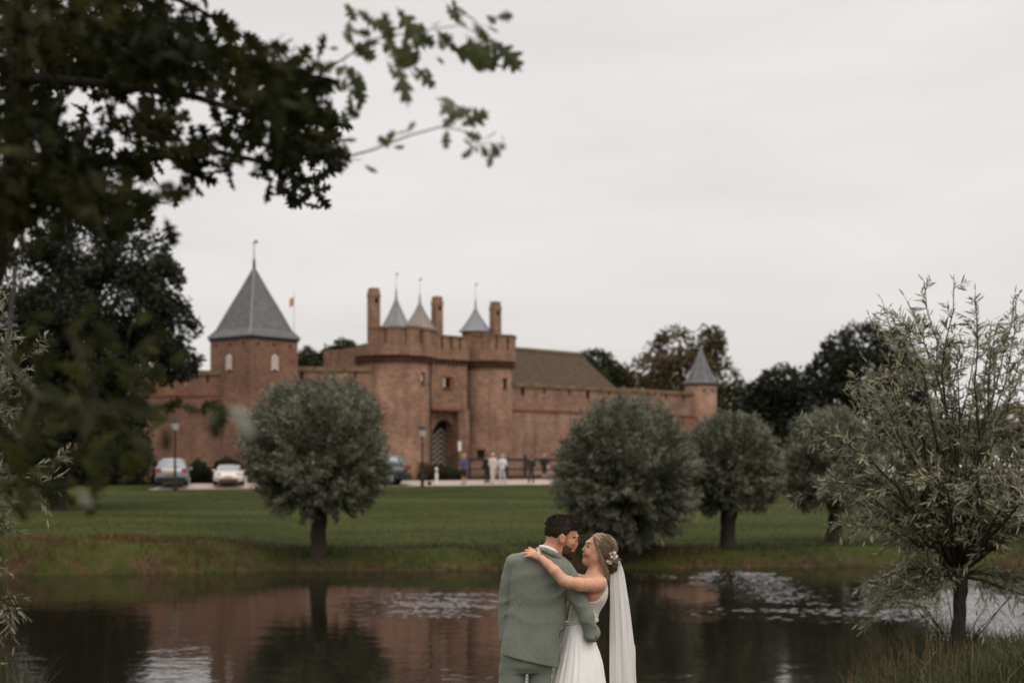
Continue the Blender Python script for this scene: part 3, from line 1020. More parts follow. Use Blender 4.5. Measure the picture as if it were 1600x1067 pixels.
def pollard_willow(px, py, crown, label, nlimb=260, seed=1, leafs=30000, group='pollard willows on the far bank', low=-0.55):
    """far pollard willow: short trunk, brush of shoots; crown = (centre px, centre py, half width px, half height px)"""
    global rng
    rng = np.random.default_rng(seed)
    g = ground_at(px, py)
    D = g[1]
    s = D / FPX
    e = empty('pollard_willow', tuple(g), 0, label, 'tree', group)
    cx = (crown[0] - 800) * s - g[0]
    cz = HC + (HOR - crown[1]) * s - g[2]
    rx, rz = crown[2] * s, crown[3] * s
    head = np.array([0.05, 0, max(0.9, cz - rz * 0.78)])
    tr = 11.5 * s
    trunk_mesh(e, [(0, 0, -0.3), (0, 0, 0.1), (0.02, 0, head[2] * 0.5), (0.04, 0, head[2]), (0.05, 0, head[2] + 0.25)], [tr * 1.6, tr * 1.15, tr * 0.95, tr * 1.15, tr * 0.7], 'willow_bark', rough=0.10)
    # limb directions, clustered shoots
    d = unit(rng.normal(size=(nlimb * 3, 3)))
    d = d[d[:, 2] > low][:nlimb]
    ns = 4
    dirs = unit(np.repeat(d, ns, 0) + rng.normal(size=(len(d) * ns, 3)) * 0.13)
    reach = np.repeat(rng.uniform(0.88, 1.05, len(d)), ns) * rng.uniform(0.9, 1.05, len(dirs)) * np.where((dirs[:, 2] < -0.15), 1.08, 1.0)
    reach *= 1 + 0.05 * hsh(dirs[:, 0] * 3 + seed, dirs[:, 2] * 3 + dirs[:, 1])
    reach = np.clip(reach * np.where(dirs[:, 2] > 0.6, rng.uniform(0.95, 1.08, len(dirs)), 1), 0.7, 1.07)
    end = np.array([cx, 0, cz]) + dirs * np.array([rx, rx, rz]) * reach[:, None]
    nl = leafs // len(dirs)
    t = rng.uniform(0.28, 1.0, (len(dirs), nl)) ** 0.62
    ctrl = head + (end - head) * 0.5 + np.array([0, 0, 0.22 * rz])
    t3 = t[..., None]
    C = (1 - t3) ** 2 * head + 2 * t3 * (1 - t3) * ctrl[:, None] + t3 ** 2 * end[:, None]
    T = 2 * (1 - t3) * (ctrl - head)[:, None] + 2 * t3 * (end - ctrl)[:, None]
    C = C.reshape(-1, 3) + rng.normal(size=(C.size // 3, 3)) * 0.05
    A = unit(T.reshape(-1, 3)) + rng.normal(size=C.shape) * 0.5
    tint = np.clip(np.repeat(rng.uniform(0.1, 0.75, len(d)), ns * nl) + rng.normal(size=len(C)) * 0.18, 0, 1)
    V, Q, tt = leaf_quads(C, A, rng.uniform(0.09, 0.16, len(C)), rng.uniform(0.022, 0.036, len(C)), tint)
    mesh_np('crown', V, Q, 'leaf_willow_far', e, tt)
    br = NP()
    for k in rng.choice(len(dirs), 60, replace=False):
        q = np.linspace(0, 0.8, 5)[:, None]
        P = (1 - q) ** 2 * head + 2 * q * (1 - q) * ctrl[k] + q ** 2 * end[k]
        br.tube(P, np.linspace(0.06, 0.012, 5), 5)
    br.build('limbs', 'willow_bark', e)
    return e


pollard_willow(497, 866, (494, 702, 117, 116), 'round pollard willow standing alone in front of the square tower', seed=3, leafs=140000, low=-0.82)
pollard_willow(976, 866, (977, 740, 113, 120), 'largest pollard willow beside the bride, crown hanging to the ground', seed=5, leafs=145000, low=-0.95)
pollard_willow(1137, 856, (1142, 726, 80, 84), 'middle pollard willow with straight bare trunk, right of the largest one', seed=8, leafs=95000, low=-0.8)
pollard_willow(1304, 846, (1296, 722, 76, 84), 'pollard willow half hidden behind the near willow', seed=9, leafs=85000, low=-0.8)


def blob_tree(name, base, blobs, leaf, n, L, label, cat='tree', trunk_r=0.3, group=None, parent=None, hollow=0.55, mat_t='tree_bark', asp=0.62, gapn=0.0):
    """broadleaf tree: crown blobs (world centre, radii) filled with leaf faces towards their skins"""
    e = empty(name, tuple(base), 0, label, cat, group)
    b0 = np.asarray(base, float)
    vol = np.array([np.prod(r) ** (2 / 3) for c, r in blobs])
    cnt = (n * vol / vol.sum()).astype(int)
    Cs, As, ts = [], [], []
    for (c, r), k in zip(blobs, cnt):
        d = unit(rng.normal(size=(k, 3)))
        rad = rng.uniform(hollow ** 3, 1, k) ** (1 / 3) * (1 + 0.20 * hsh(d[:, 0] * 4 + c[0], d[:, 2] * 4 + d[:, 1] * 3))
        P = np.asarray(c) + d * rad[:, None] * np.asarray(r)
        if gapn:
            keep = hsh(P[:, 0] * gapn + P[:, 1] * .7 * gapn, P[:, 2] * gapn + P[:, 1] * 0.4 * gapn) > -0.42
            P, d = P[keep], d[keep]
        Cs.append(P - b0)
        As.append(d * 0.6 + rng.normal(size=d.shape) * 0.7 - np.array([0, 0, 0.25]))
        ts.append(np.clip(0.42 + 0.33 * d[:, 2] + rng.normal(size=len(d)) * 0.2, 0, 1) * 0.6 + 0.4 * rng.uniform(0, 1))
    C, A, t = np.vstack(Cs), np.vstack(As), np.concatenate(ts)
    V, Q, tt = leaf_quads(C, A, rng.uniform(0.7, 1.25, len(C)) * L, rng.uniform(0.7, 1.2, len(C)) * L * asp, t)
    mesh_np('crown', V, Q, leaf, e, tt)
    top = max(c[2] for c, r in blobs) - b0[2]
    trunk_mesh(e, [(0, 0, -0.3), (0, 0, 0.4), (0.1, 0, top * 0.5), (0.05, 0.1, top)], [trunk_r * 1.5, trunk_r, trunk_r * 0.7, trunk_r * 0.2], mat_t)
    lm = NP()
    for (c, r) in blobs:
        p = np.asarray(c) - b0
        st = np.array([0.05, 0, max(0.3, min(p[2] * 0.6, top * 0.7))])
        lm.tube([st, (st + p) / 2 + np.array([0, 0, 0.1]), p], [trunk_r * 0.42, trunk_r * 0.25, trunk_r * 0.06], 6)
    lm.build('limbs', mat_t, e)
    return e


def pblobs(D, lst, dd=None):
    """blobs from photo ellipses (px, py, rx, ry) at distance D"""
    o = []
    for k, (px, py, rx, ry) in enumerate(lst):
        Dk = D + (dd[k] if dd else rng.uniform(-1, 1) * rx / FPX * D * 0.6)
        s = Dk / FPX
        o.append((px_at(px, py, Dk), (rx * s, 0.5 * (rx + ry) * s, ry * s)))
    return o


rng = np.random.default_rng(21)
far_g = 'trees rising behind the castle'
D = 128.0
blob_tree('broad_tree', (px_at(1062, 735, D)[0], D, 2.5), pblobs(D, [(1058, 545, 46, 34), (1105, 545, 30, 34), (1015, 585, 38, 28), (1070, 590, 62, 44), (1125, 592, 36, 38), (1142, 640, 36, 46), (1085, 650, 60, 60), (1030, 650, 50, 60), (1112, 532, 14, 22)]), 'leaf_far_brown', 15000, 0.42, 'browning broad tree towering behind the small round tower', trunk_r=0.45, group=far_g, gapn=0.9)
D = 132.0
blob_tree('broad_tree', (px_at(935, 735, D)[0], D, 2.5), pblobs(D, [(932, 572, 30, 26), (952, 592, 28, 28), (920, 610, 36, 50), (972, 600, 18, 30)]), 'leaf_far_green', 6000, 0.4, 'green rounded tree peeking over the end of the barn roof', trunk_r=0.35, group=far_g)
D = 124.0
blob_tree('broad_tree', (px_at(532, 735, D)[0], D, 2.5), pblobs(D, [(540, 553, 20, 24), (520, 560, 20, 18), (538, 600, 30, 45)]), 'leaf_far_green', 5000, 0.38, 'dark tree peeking over the wall left of the gatehouse', trunk_r=0.3, group=far_g, gapn=1.0)
blob_tree('broad_tree', (px_at(482, 735, D)[0], D, 2.5), pblobs(D, [(480, 562, 18, 17), (495, 580, 22, 25), (480, 605, 30, 40)]), 'leaf_far_green', 4500, 0.38, 'low dark tree just right of the square tower roof', trunk_r=0.3, group=far_g, gapn=1.0)
D = 105.0
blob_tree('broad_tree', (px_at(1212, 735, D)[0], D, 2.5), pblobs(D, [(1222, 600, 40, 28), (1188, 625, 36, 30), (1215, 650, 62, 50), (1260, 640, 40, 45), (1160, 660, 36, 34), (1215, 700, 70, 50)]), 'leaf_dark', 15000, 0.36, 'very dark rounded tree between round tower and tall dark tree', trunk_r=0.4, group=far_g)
D = 92.0
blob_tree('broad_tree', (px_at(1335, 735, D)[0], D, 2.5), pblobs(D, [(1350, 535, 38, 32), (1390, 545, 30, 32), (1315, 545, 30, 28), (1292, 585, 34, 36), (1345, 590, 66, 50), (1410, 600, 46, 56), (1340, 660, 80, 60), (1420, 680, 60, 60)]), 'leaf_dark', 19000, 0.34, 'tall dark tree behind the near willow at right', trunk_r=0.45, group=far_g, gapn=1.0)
D = 115.0
blob_tree('broad_tree', (px_at(1530, 735, D)[0], D, 2.5), pblobs(D, [(1500, 690, 70, 34), (1580, 668, 50, 40), (1640, 690, 70, 40), (1460, 700, 50, 36)]), 'leaf_far_brown', 9000, 0.4, 'low russet tree beyond the lawn at the far right', trunk_r=0.35, group=far_g)
D = 128.0
blob_tree('broad_tree', (px_at(1170, 735, D)[0] - 62, D + 6, 2.5), pblobs(D + 6, [(60, 560, 80, 60), (-40, 600, 90, 70), (20, 660, 120, 60)]), 'leaf_dark', 7000, 0.45, 'far dark tree beyond the wall at the left edge', trunk_r=0.45, group=far_g)

# the dark tree on the lawn at left
D = 60.0
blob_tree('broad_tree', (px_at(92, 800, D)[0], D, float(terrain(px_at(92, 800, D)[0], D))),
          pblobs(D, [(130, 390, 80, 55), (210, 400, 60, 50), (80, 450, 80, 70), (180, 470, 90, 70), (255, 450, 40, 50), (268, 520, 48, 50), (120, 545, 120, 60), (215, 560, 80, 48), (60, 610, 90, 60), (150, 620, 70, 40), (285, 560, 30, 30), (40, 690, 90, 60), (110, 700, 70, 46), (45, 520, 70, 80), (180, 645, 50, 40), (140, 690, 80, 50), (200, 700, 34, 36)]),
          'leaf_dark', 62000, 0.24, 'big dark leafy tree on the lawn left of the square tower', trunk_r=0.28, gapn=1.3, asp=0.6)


def shrub(name, label, D, lst, leaf, n, L, group=None, cat='bush', asp=0.5):
    b = pblobs(D, lst, [random.uniform(-.5, .5) for _ in lst])
    X = float(np.mean([c[0] for c, r in b]))
    z = float(terrain(X, D))
    e = empty(name, (X, D, z), 0, label, cat, group)
    Cs, As, ts = [], [], []
    vol = np.array([np.prod(r) ** (2 / 3) for c, r in b])
    for (c, r), k in zip(b, (n * vol / vol.sum()).astype(int)):
        d = unit(rng.normal(size=(k, 3)))
        P = np.asarray(c) + d * (rng.uniform(0.3, 1, k) ** 0.4 * (1 + 0.22 * hsh(d[:, 0] * 5 + c[0] * 3, d[:, 2] * 5)))[:, None] * np.asarray(r)
        P[:, 2] = np.maximum(P[:, 2], z)
        Cs.append(P - np.array([X, D, z])); As.append(d * 0.4 + rng.normal(size=d.shape) * 0.5 + np.array([0, 0, 0.5]))
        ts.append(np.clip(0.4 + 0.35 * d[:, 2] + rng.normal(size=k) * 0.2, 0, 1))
    C, A, t = np.vstack(Cs), np.vstack(As), np.concatenate(ts)
    V, Q, tt = leaf_quads(C, A, rng.uniform(0.7, 1.3, len(C)) * L, L * asp, t)
    mesh_np('foliage', V, Q, leaf, e, tt)
    st = NP()
    for k in range(8):
        a = rng.uniform(0, 6.28)
        q = C[rng.integers(len(C))]
        st.tube([(q[0] * 0.5, q[1] * 0.3, -0.1), q * np.array([0.8, 0.6, 0.5]), q], [0.03, 0.02, 0.008], 5)
    prop(st.build('stems', 'twig', e), kind='stuff')
    return e


shrub('hedge', 'dark clipped hedge left of the parked cars', 82.0, [(120, 735, 30, 34), (160, 733, 30, 36), (200, 735, 30, 36), (228, 738, 22, 32), (80, 735, 30, 34), (40, 735, 30, 34)], 'leaf_hedge', 12000, 0.16, cat='hedge')
shrub('shrub', 'dark green shrub between the silver and white cars', 83.6, [(310, 738, 16, 18), (298, 745, 14, 12), (326, 744, 14, 14)], 'leaf_hedge', 4000, 0.15, 'low shrubs behind the cars')
shrub('shrub', 'dark green shrub behind the white convertible', 84.0, [(355, 732, 22, 16), (385, 738, 20, 18), (410, 740, 20, 18)], 'leaf_hedge', 5000, 0.15, 'low shrubs behind the cars')
shrub('shrub', 'rough olive bush right of the parked dark car', 88.6, [(635, 740, 16, 14), (648, 738, 18, 18), (662, 740, 16, 16)], 'leaf_shrub', 5000, 0.2, 'rough bushes by the gate', asp=0.22)
shrub('shrub', 'rough olive bush in front of the chevron gate', 88.8, [(684, 741, 14, 14), (700, 743, 14, 12), (716, 745, 12, 9)], 'leaf_shrub', 4500, 0.2, 'rough bushes by the gate', asp=0.22)
shrub('shrub', 'dark bush on the wall foot hidden behind the largest willow', 91.0, [(900, 735, 26, 16), (940, 735, 26, 16)], 'leaf_shrub', 3000, 0.2, asp=0.25)


# ---- near willows with readable leaves
def near_willow(D, px, py, label, seed, shoots, height, fan, mirror=1, leafscale=1.0, dens=1.0):
    global rng
    rng = np.random.default_rng(seed)
    base = px_at(px, py, D)
    base[2] = float(terrain(base[0], base[1])) if py is None else base[2]
    e = empty('young_willow', tuple(base), 0, label, 'tree')
    hz = 0.80
    trunk_mesh(e, [(0, 0, -0.4), (0.0, 0, 0.12), (0.015, 0, 0.45), (0.02, 0, 0.68), (0.0, 0, hz), (0, 0, hz + 0.1)], [0.09, 0.066, 0.06, 0.068, 0.09, 0.05], 'willow_bark', rough=0.09)
    head = np.array([0, 0, hz + 0.02])
    lm, Cs, As, Ls, ts, Ns = NP(), [], [], [], [], []
    for k in range(shoots):
        az = rng.uniform(0, 2 * math.pi)
        u = rng.uniform(0, 1) ** 0.8
        pol = math.radians(4 + 64 * u)
        L = height * (1.0 - 0.42 * u ** 1.4) * rng.uniform(0.72, 1.05)
        if k < 9:                      # low thin shoots hanging about the trunk
            az = math.pi + rng.uniform(-0.9, 0.9) if k < 6 else rng.uniform(-0.8, 0.8)
            pol = math.radians(rng.uniform(78, 112))
            u, L = 0.7, rng.uniform(0.55, 1.15)
        d = np.array([math.cos(az) * math.sin(pol) * fan, math.sin(az) * math.sin(pol) * fan, math.cos(pol)])
        d /= np.linalg.norm(d)
        q = np.linspace(0, 1, 9)[:, None]
        droop = (0.03 + 0.26 * u ** 3) * L
        wob = np.cumsum(rng.normal(size=(9, 3)) * 0.016 * L, 0)
        wob[0] = 0
        P = head + d * q * L + np.array([0, 0, 0.16 * L * math.sin(pol)]) * (q * (1 - q) * 2) - np.array([0, 0, droop]) * q ** 2.4 + wob
        P[:, 2] = np.maximum(P[:, 2], 0.25)
        lm.tube(P, np.linspace(0.017, 0.0025, 9) * (0.7 + 0.6 * rng.uniform()), 5)
        tn = rng.uniform(0.25, 0.8)
        ntw = int(rng.integers(16, 26) * dens)
        for j in range(ntw):
            s = rng.uniform(0.16, 0.98)
            i0 = min(7, int(s * 8))
            p0 = lerp(P[i0], P[i0 + 1], s * 8 - i0)
            dm = unit(P[i0 + 1] - P[i0])
            td = unit(dm + rng.normal(size=3) * 0.75)
            tl = rng.uniform(0.14, 0.46) * (1.15 - 0.55 * s)
            q2 = np.linspace(0, 1, 4)[:, None]
            TP = p0 + td * q2 * tl - np.array([0, 0, 0.12 * tl]) * q2 ** 2
            lm.tube(TP, np.linspace(0.005, 0.0015, 4), 3)
            nl = int(rng.integers(9, 15))
            f = np.linspace(0.12, 1.0, nl)
            C = np.stack([np.interp(f, q2[:, 0], TP[:, w]) for w in range(3)], 1)
            side = unit(np.cross(np.broadcast_to(td, (nl, 3)), rng.normal(size=(nl, 3))))
            A = td * 0.75 + side * rng.uniform(0.4, 0.9, (nl, 1)) - np.array([0, 0, 0.15])
            Cs.append(C); As.append(A); Ls.append(rng.uniform(0.06, 0.115, nl) * leafscale)
            ts.append(np.clip(tn + rng.normal(size=nl) * 0.22, 0, 1))
        # leaves straight on the tip of the shoot
        nl = 14
        f = np.linspace(0.72, 1.0, nl)
        C = np.stack([np.interp(f, q[:, 0], P[:, w]) for w in range(3)], 1)
        As.append(unit(P[-1] - P[-3]) + rng.normal(size=(nl, 3)) * 0.5); Cs.append(C)
        Ls.append(rng.uniform(0.06, 0.115, nl) * leafscale); ts.append(np.clip(tn + 0.15 + rng.normal(size=nl) * 0.2, 0, 1))
    C, A, L, t = np.vstack(Cs), unit(np.vstack(As)), np.concatenate(Ls), np.concatenate(ts)
    n_ = len(C)
    N = unit(rng.normal(size=(n_, 3)) + np.array([0, 0, 0.7]))
    S = unit(np.cross(A, N)); N = np.cross(S, A)
    Wd = (L * rng.uniform(0.13, 0.19, n_))[:, None]; L = L[:, None]
    bd = rng.uniform(0.02, 0.25, (n_, 1))
    m1, m2 = C + 0.33 * L * A - 0.1 * bd * L * N, C + 0.7 * L * A - 0.45 * bd * L * N
    V = np.stack([C, m1 + .5 * Wd * S, m2 + .4 * Wd * S, C + L * A - bd * L * N, m2 - .4 * Wd * S, m1 - .5 * Wd * S], 1).reshape(-1, 3)
    i = np.arange(n_)[:, None] * 6
    Q = np.vstack([i + np.array([0, 1, 2, 5]), i + np.array([5, 2, 3, 4])])
    mesh_np('crown', V, Q, 'leaf_willow_near', e, np.repeat(t, 6))
    lm.build('shoots', 'twig', e)
    # thin suckers from the foot
    sk = NP()
    for k in range(9):
        a = rng.uniform(2.2, 4.2) if k < 6 else rng.uniform(-1, 1)
        r = rng.uniform(0.4, 0.75)
        sk.tube([(0.05 * math.cos(a), 0.05 * math.sin(a), 0.05), (r * 0.4 * math.cos(a), r * 0.4 * math.sin(a), 0.3), (r * math.cos(a), r * math.sin(a), rng.uniform(0.55, 0.9))], [0.008, 0.006, 0.003], 4)
    sk.build('suckers', 'twig', e)
    return e


near_willow(14.0, 1497, 1027, 'young near willow at right with loose silvery leaves on the grassy bank', 31, 96, 3.12, 0.74)
near_willow(12.5, -110, 1050, 'willow at the left picture edge with thin light leaves', 37, 96, 2.9, 0.5)

# ---- oak in the foreground
rng = np.random.default_rng(41)
half = [(0.0, 0.0), (0.02, 0.16), (0.10, 0.21), (0.055, 0.30), (0.22, 0.40), (0.24, 0.46), (0.075, 0.48), (0.28, 0.63), (0.30, 0.70), (0.09, 0.66), (0.18, 0.83), (0.17, 0.88), (0.05, 0.84), (0.0, 1.0)]
OV = [(0.0, y) for x, y in half] + [(x, y) for x, y in half] + [(-x, y) for x, y in half]
OV = np.array([(x, y, -0.16 * abs(x) ** 1 - 0.12 * y * y + 0.0) for x, y in OV])
nh = len(half)
OQ = np.array([(i, i + 1, nh + i + 1, nh + i) for i in range(nh - 1)] + [(i + 1, i, 2 * nh + i, 2 * nh + i + 1) for i in range(nh - 1)])


def oak_leaf_frames(C, A, L, N=None):
    n_ = len(C)
    A = unit(A)
    if N is None:
        N = unit(rng.normal(size=(n_, 3)) + np.array([0, 0, 0.4]))
    S = unit(np.cross(A, N)); N = np.cross(S, A)
    L = np.broadcast_to(L, (n_,))
    return S, A, N, L


def oak_leaves_mesh(C, A, L, tint):
    S, A, N, L = oak_leaf_frames(C, A, L)
    V = C[:, None] + L[:, None, None] * (OV[None, :, 0:1] * S[:, None] + OV[None, :, 1:2] * A[:, None] + OV[None, :, 2:3] * N[:, None] * rng.uniform(0.3, 2.2, (len(C), 1, 1)))
    k = len(OV)
    Q = (np.arange(len(C))[:, None, None] * k + OQ[None]).reshape(-1, 4)
    return V.reshape(-1, 3), Q, np.repeat(tint, k)


oak_base = px_at(-150, 0, 4.7)
oak_base[2] = float(terrain(oak_base[0], 4.7))
oak = empty('oak_tree', tuple(oak_base), 0, 'oak close to the camera, dark lobed leaves filling the upper left corner', 'tree')
tx = lambda px, py, D: px_at(px, py, D * 0.76) - oak_base
trunk_mesh(oak, [(0, 0, -0.3), (0.02, 0, 0.5), tx(-40, 520, 6.2), tx(22, 300, 6.2), tx(30, 60, 6.1), tx(40, -150, 6.0), tx(60, -400, 6.0)], [0.085, 0.055, 0.044, 0.04, 0.037, 0.032, 0.02], 'tree_bark')
# leafy masses: (px, py, rx, ry, count)
mass = [(60, 40, 90, 60, 210), (150, 30, 90, 45, 190), (230, 70, 80, 45, 170), (80, 110, 90, 40, 150), (190, 95, 90, 35, 150), (290, 105, 60, 30, 90), (300, 20, 30, 18, 22), (360, 75, 40, 22, 40),
        (410, 100, 55, 28, 70), (455, 125, 34, 24, 44), (385, 140, 50, 24, 60), (430, 165, 46, 26, 60), (480, 150, 20, 22, 18), (480, 205, 38, 30, 60), (430, 225, 44, 24, 48), (515, 240, 24, 18, 22), (370, 195, 40, 20, 30),
        (455, 285, 26, 20, 24), (480, 305, 18, 14, 10), (425, 275, 16, 16, 9), (350, 265, 18, 14, 9), (285, 270, 22, 14, 14), (270, 230, 34, 16, 26), (230, 185, 44, 26, 70), (320, 220, 36, 14, 24),
        (20, 200, 50, 50, 80), (95, 235, 40, 22, 40), (120, 270, 80, 30, 120), (50, 300, 80, 40, 150), (160, 310, 60, 26, 90), (210, 320, 22, 16, 18), (210, 240, 30, 24, 40), (60, 175, 40, 20, 24), (150, 200, 40, 22, 22),
        (-60, 80, 80, 120, 150), (-60, 260, 80, 90, 100), (60, -70, 140, 60, 200), (240, -60, 90, 45, 90), (20, 360, 40, 36, 40)]
Cs, As, ts = [], [], []
for (px, py, rx, ry, k) in mass:
    D0 = rng.uniform(3.5, 4.9)
    k = int(k * 1.2)
    d = rng.normal(size=(k, 3)) * 0.55
    for w in range(k):
        Cs.append(px_at(px + d[w, 0] * rx, py + d[w, 1] * ry, D0 + d[w, 2] * 0.28))
    As.append(rng.normal(size=(k, 3)) * 0.6 + np.array([0.3, 0, -0.35]))
    ts.append(np.clip(rng.uniform(0.1, 0.8) + rng.normal(size=k) * 0.2, 0, 1))
C, A, t = np.array(Cs), np.vstack(As), np.concatenate(ts)
V, Q, tt = oak_leaves_mesh(C - oak_base, A, rng.uniform(0.055, 0.095, len(C)), t)
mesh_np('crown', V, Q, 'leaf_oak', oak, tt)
lim = NP()
for path in ([(28, 120, 6.1), (150, 130, 5.9), (300, 150, 5.6), (430, 190, 5.3), (540, 245, 5.2)], [(30, 60, 6.1), (160, 60, 5.9), (300, 90, 5.7), (420, 110, 5.5), (500, 120, 5.3)],
             [(26, 240, 6.2), (120, 260, 6.0), (220, 250, 5.8), (330, 235, 5.6), (440, 260, 5.4), (480, 305, 5.3)], [(28, 160, 6.2), (-60, 120, 6.2), (-120, 60, 6.1)], [(26, 300, 6.2), (90, 310, 6.0), (200, 325, 5.8)],
             [(35, 0, 6.1), (150, -40, 6.0), (280, 0, 5.8), (330, 25, 5.7)]):
    lim.tube([tx(*p) for p in path], np.linspace(0.018, 0.004, len(path)), 7)
lim.build('limbs', 'tree_bark', oak)


def leaf_proto(mat_name, k, curl):
    V = OV * np.array([1, 1, 1])
    V = V + np.stack([np.zeros(len(V)), np.zeros(len(V)), -curl * V[:, 1] ** 2 - 0.2 * curl * np.abs(V[:, 0])], 1)
    me = bpy.data.meshes.new('leaf')
    me.from_pydata([tuple(v) for v in V], [], [tuple(int(i) for i in q) for q in OQ])
    me.materials.append(MATS[mat_name])
    a = me.attributes.new('tint', 'FLOAT', 'POINT')
    a.data.foreach_set('value', np.full(len(V), k, dtype=np.float32))
    return me


PROT = {mt: [leaf_proto(mt, k, c) for k, c in ((0.1, 0.1), (0.35, 0.4), (0.6, 0.2), (0.9, 0.6))] for mt in ('leaf_oak_tip', 'leaf_front', 'leaf_silver')}


def single_leaf(parent, p, axis, nrm, L, mt):
    o = bpy.data.objects.new('leaf', random.choice(PROT[mt]))
    S, A, N, _ = oak_leaf_frames(np.array([p]), np.array([axis]), L, unit(np.array([nrm], float)))
    M = Matrix(((S[0][0], A[0][0], N[0][0], 0), (S[0][1], A[0][1], N[0][1], 0), (S[0][2], A[0][2], N[0][2], 0), (0, 0, 0, 1)))
    o.matrix_basis = Matrix.Translation(Vector(p)) @ M @ Matrix.Diagonal((L, L, L, 1))
    o.parent = parent
    COL.objects.link(o)


def spray(parent, path, leaves_, mt='leaf_oak_tip', rad=0.0028):
    P = [tx(*p) for p in path]
    br = NP().tube(P, np.linspace(rad, rad * 0.35, len(P)), 5).build('branch', 'twig', parent)
    for (px, py, dx, dy, sz) in leaves_:
        D0 = path[min(range(len(path)), key=lambda i: abs(path[i][0] - px) + abs(path[i][1] - py))][2] + rng.uniform(-0.3, 0.3)
        p0, p1 = tx(px, py, D0), tx(px + dx, py + dy, D0 + rng.uniform(-0.05, 0.05))
        ax = p1 - p0
        nrm = np.array([rng.normal() * 0.7, -1.0 + rng.normal() * 0.6, rng.normal() * 0.7])
        single_leaf(br, p0, ax, nrm, float(np.linalg.norm(ax)) * sz * 1.15, mt)
        for _ in range(2 if px < 760 and len(leaves_) > 20 else 1):      # smaller neighbours on the same twig
            q0 = tx(px + rng.normal() * 13, py + rng.normal() * 12, D0 + rng.uniform(-0.3, 0.3))
            single_leaf(br, q0, ax + rng.normal(size=3) * 0.035, nrm + rng.normal(size=3) * 0.8, float(rng.uniform(0.035, 0.06)), mt)


# the two open sprays against the sky: start px, tip offset px
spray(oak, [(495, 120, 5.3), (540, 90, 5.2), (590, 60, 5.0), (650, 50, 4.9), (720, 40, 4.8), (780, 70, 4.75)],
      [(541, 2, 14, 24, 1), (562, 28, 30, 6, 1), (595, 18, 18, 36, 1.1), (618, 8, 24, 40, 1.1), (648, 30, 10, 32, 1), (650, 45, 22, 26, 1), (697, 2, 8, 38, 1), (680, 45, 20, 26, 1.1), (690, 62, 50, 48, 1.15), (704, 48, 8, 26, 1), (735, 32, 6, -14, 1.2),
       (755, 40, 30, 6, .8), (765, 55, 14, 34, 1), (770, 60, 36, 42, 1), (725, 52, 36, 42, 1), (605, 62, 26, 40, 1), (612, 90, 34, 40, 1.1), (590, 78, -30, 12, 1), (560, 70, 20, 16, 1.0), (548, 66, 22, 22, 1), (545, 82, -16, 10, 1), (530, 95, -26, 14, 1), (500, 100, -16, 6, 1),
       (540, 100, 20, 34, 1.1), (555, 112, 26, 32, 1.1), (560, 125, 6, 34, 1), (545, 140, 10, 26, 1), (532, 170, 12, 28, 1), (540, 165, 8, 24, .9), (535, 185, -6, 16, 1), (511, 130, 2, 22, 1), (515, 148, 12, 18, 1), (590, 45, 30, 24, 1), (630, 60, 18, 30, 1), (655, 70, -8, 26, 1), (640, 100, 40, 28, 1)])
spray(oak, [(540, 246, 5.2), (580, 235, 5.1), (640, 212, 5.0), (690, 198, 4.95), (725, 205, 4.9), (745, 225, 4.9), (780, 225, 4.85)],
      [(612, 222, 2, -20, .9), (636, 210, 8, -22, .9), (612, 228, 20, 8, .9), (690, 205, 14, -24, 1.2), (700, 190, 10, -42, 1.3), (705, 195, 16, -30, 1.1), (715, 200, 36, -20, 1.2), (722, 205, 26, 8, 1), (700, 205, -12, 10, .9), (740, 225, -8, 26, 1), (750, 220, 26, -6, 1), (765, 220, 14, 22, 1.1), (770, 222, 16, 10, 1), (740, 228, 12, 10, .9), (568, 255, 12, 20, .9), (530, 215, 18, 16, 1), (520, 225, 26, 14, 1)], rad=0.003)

# low branch hanging close to the lens: large soft leaves
rng = np.random.default_rng(43)
lowp = [(24, 420, 6.1), (10, 560, 4.2), (60, 620, 3.4), (150, 640, 3.0), (260, 650, 2.9), (330, 648, 2.9)]
fl_ = []
clus = [(110, 520, 60, 30, 9, 'leaf_front'), (200, 560, 60, 30, 12, 'leaf_front'), (90, 620, 70, 40, 16, 'leaf_front'), (190, 640, 70, 40, 18, 'leaf_front'), (140, 700, 80, 36, 16, 'leaf_front'), (215, 700, 30, 30, 8, 'leaf_front'), (30, 560, 40, 60, 8, 'leaf_front'), (30, 700, 50, 50, 10, 'leaf_front'), (245, 520, 20, 16, 3, 'leaf_front'), (258, 690, 14, 20, 4, 'leaf_front'), (340, 630, 24, 12, 4, 'leaf_front'), (40, 760, 50, 26, 12, 'leaf_front'), (20, 650, 40, 50, 10, 'leaf_front'), (110, 660, 60, 60, 12, 'leaf_front')]
br = NP().tube([tx(*p) for p in lowp], np.linspace(0.006, 0.0015, len(lowp)), 6).build('low_branch', 'twig', oak)
for (px, py, rx, ry, k, mt) in clus:
    for q in range(int(k * 1.9)):
        D0 = rng.uniform(3.6, 6.0)
        qx, qy = px + rng.normal() * rx * 0.6, py + rng.normal() * ry * 0.6
        if qx > 205 and qy > 660:
            continue
        p0 = tx(qx, qy, D0)
        single_leaf(br, p0, rng.normal(size=3) * np.array([1, 0.4, 0.5]) + np.array([0.3, 0, -0.5]), np.array([rng.normal() * .6, -0.8, 0.5 + rng.normal() * .5]), float(rng.uniform(0.05, 0.08)), mt)
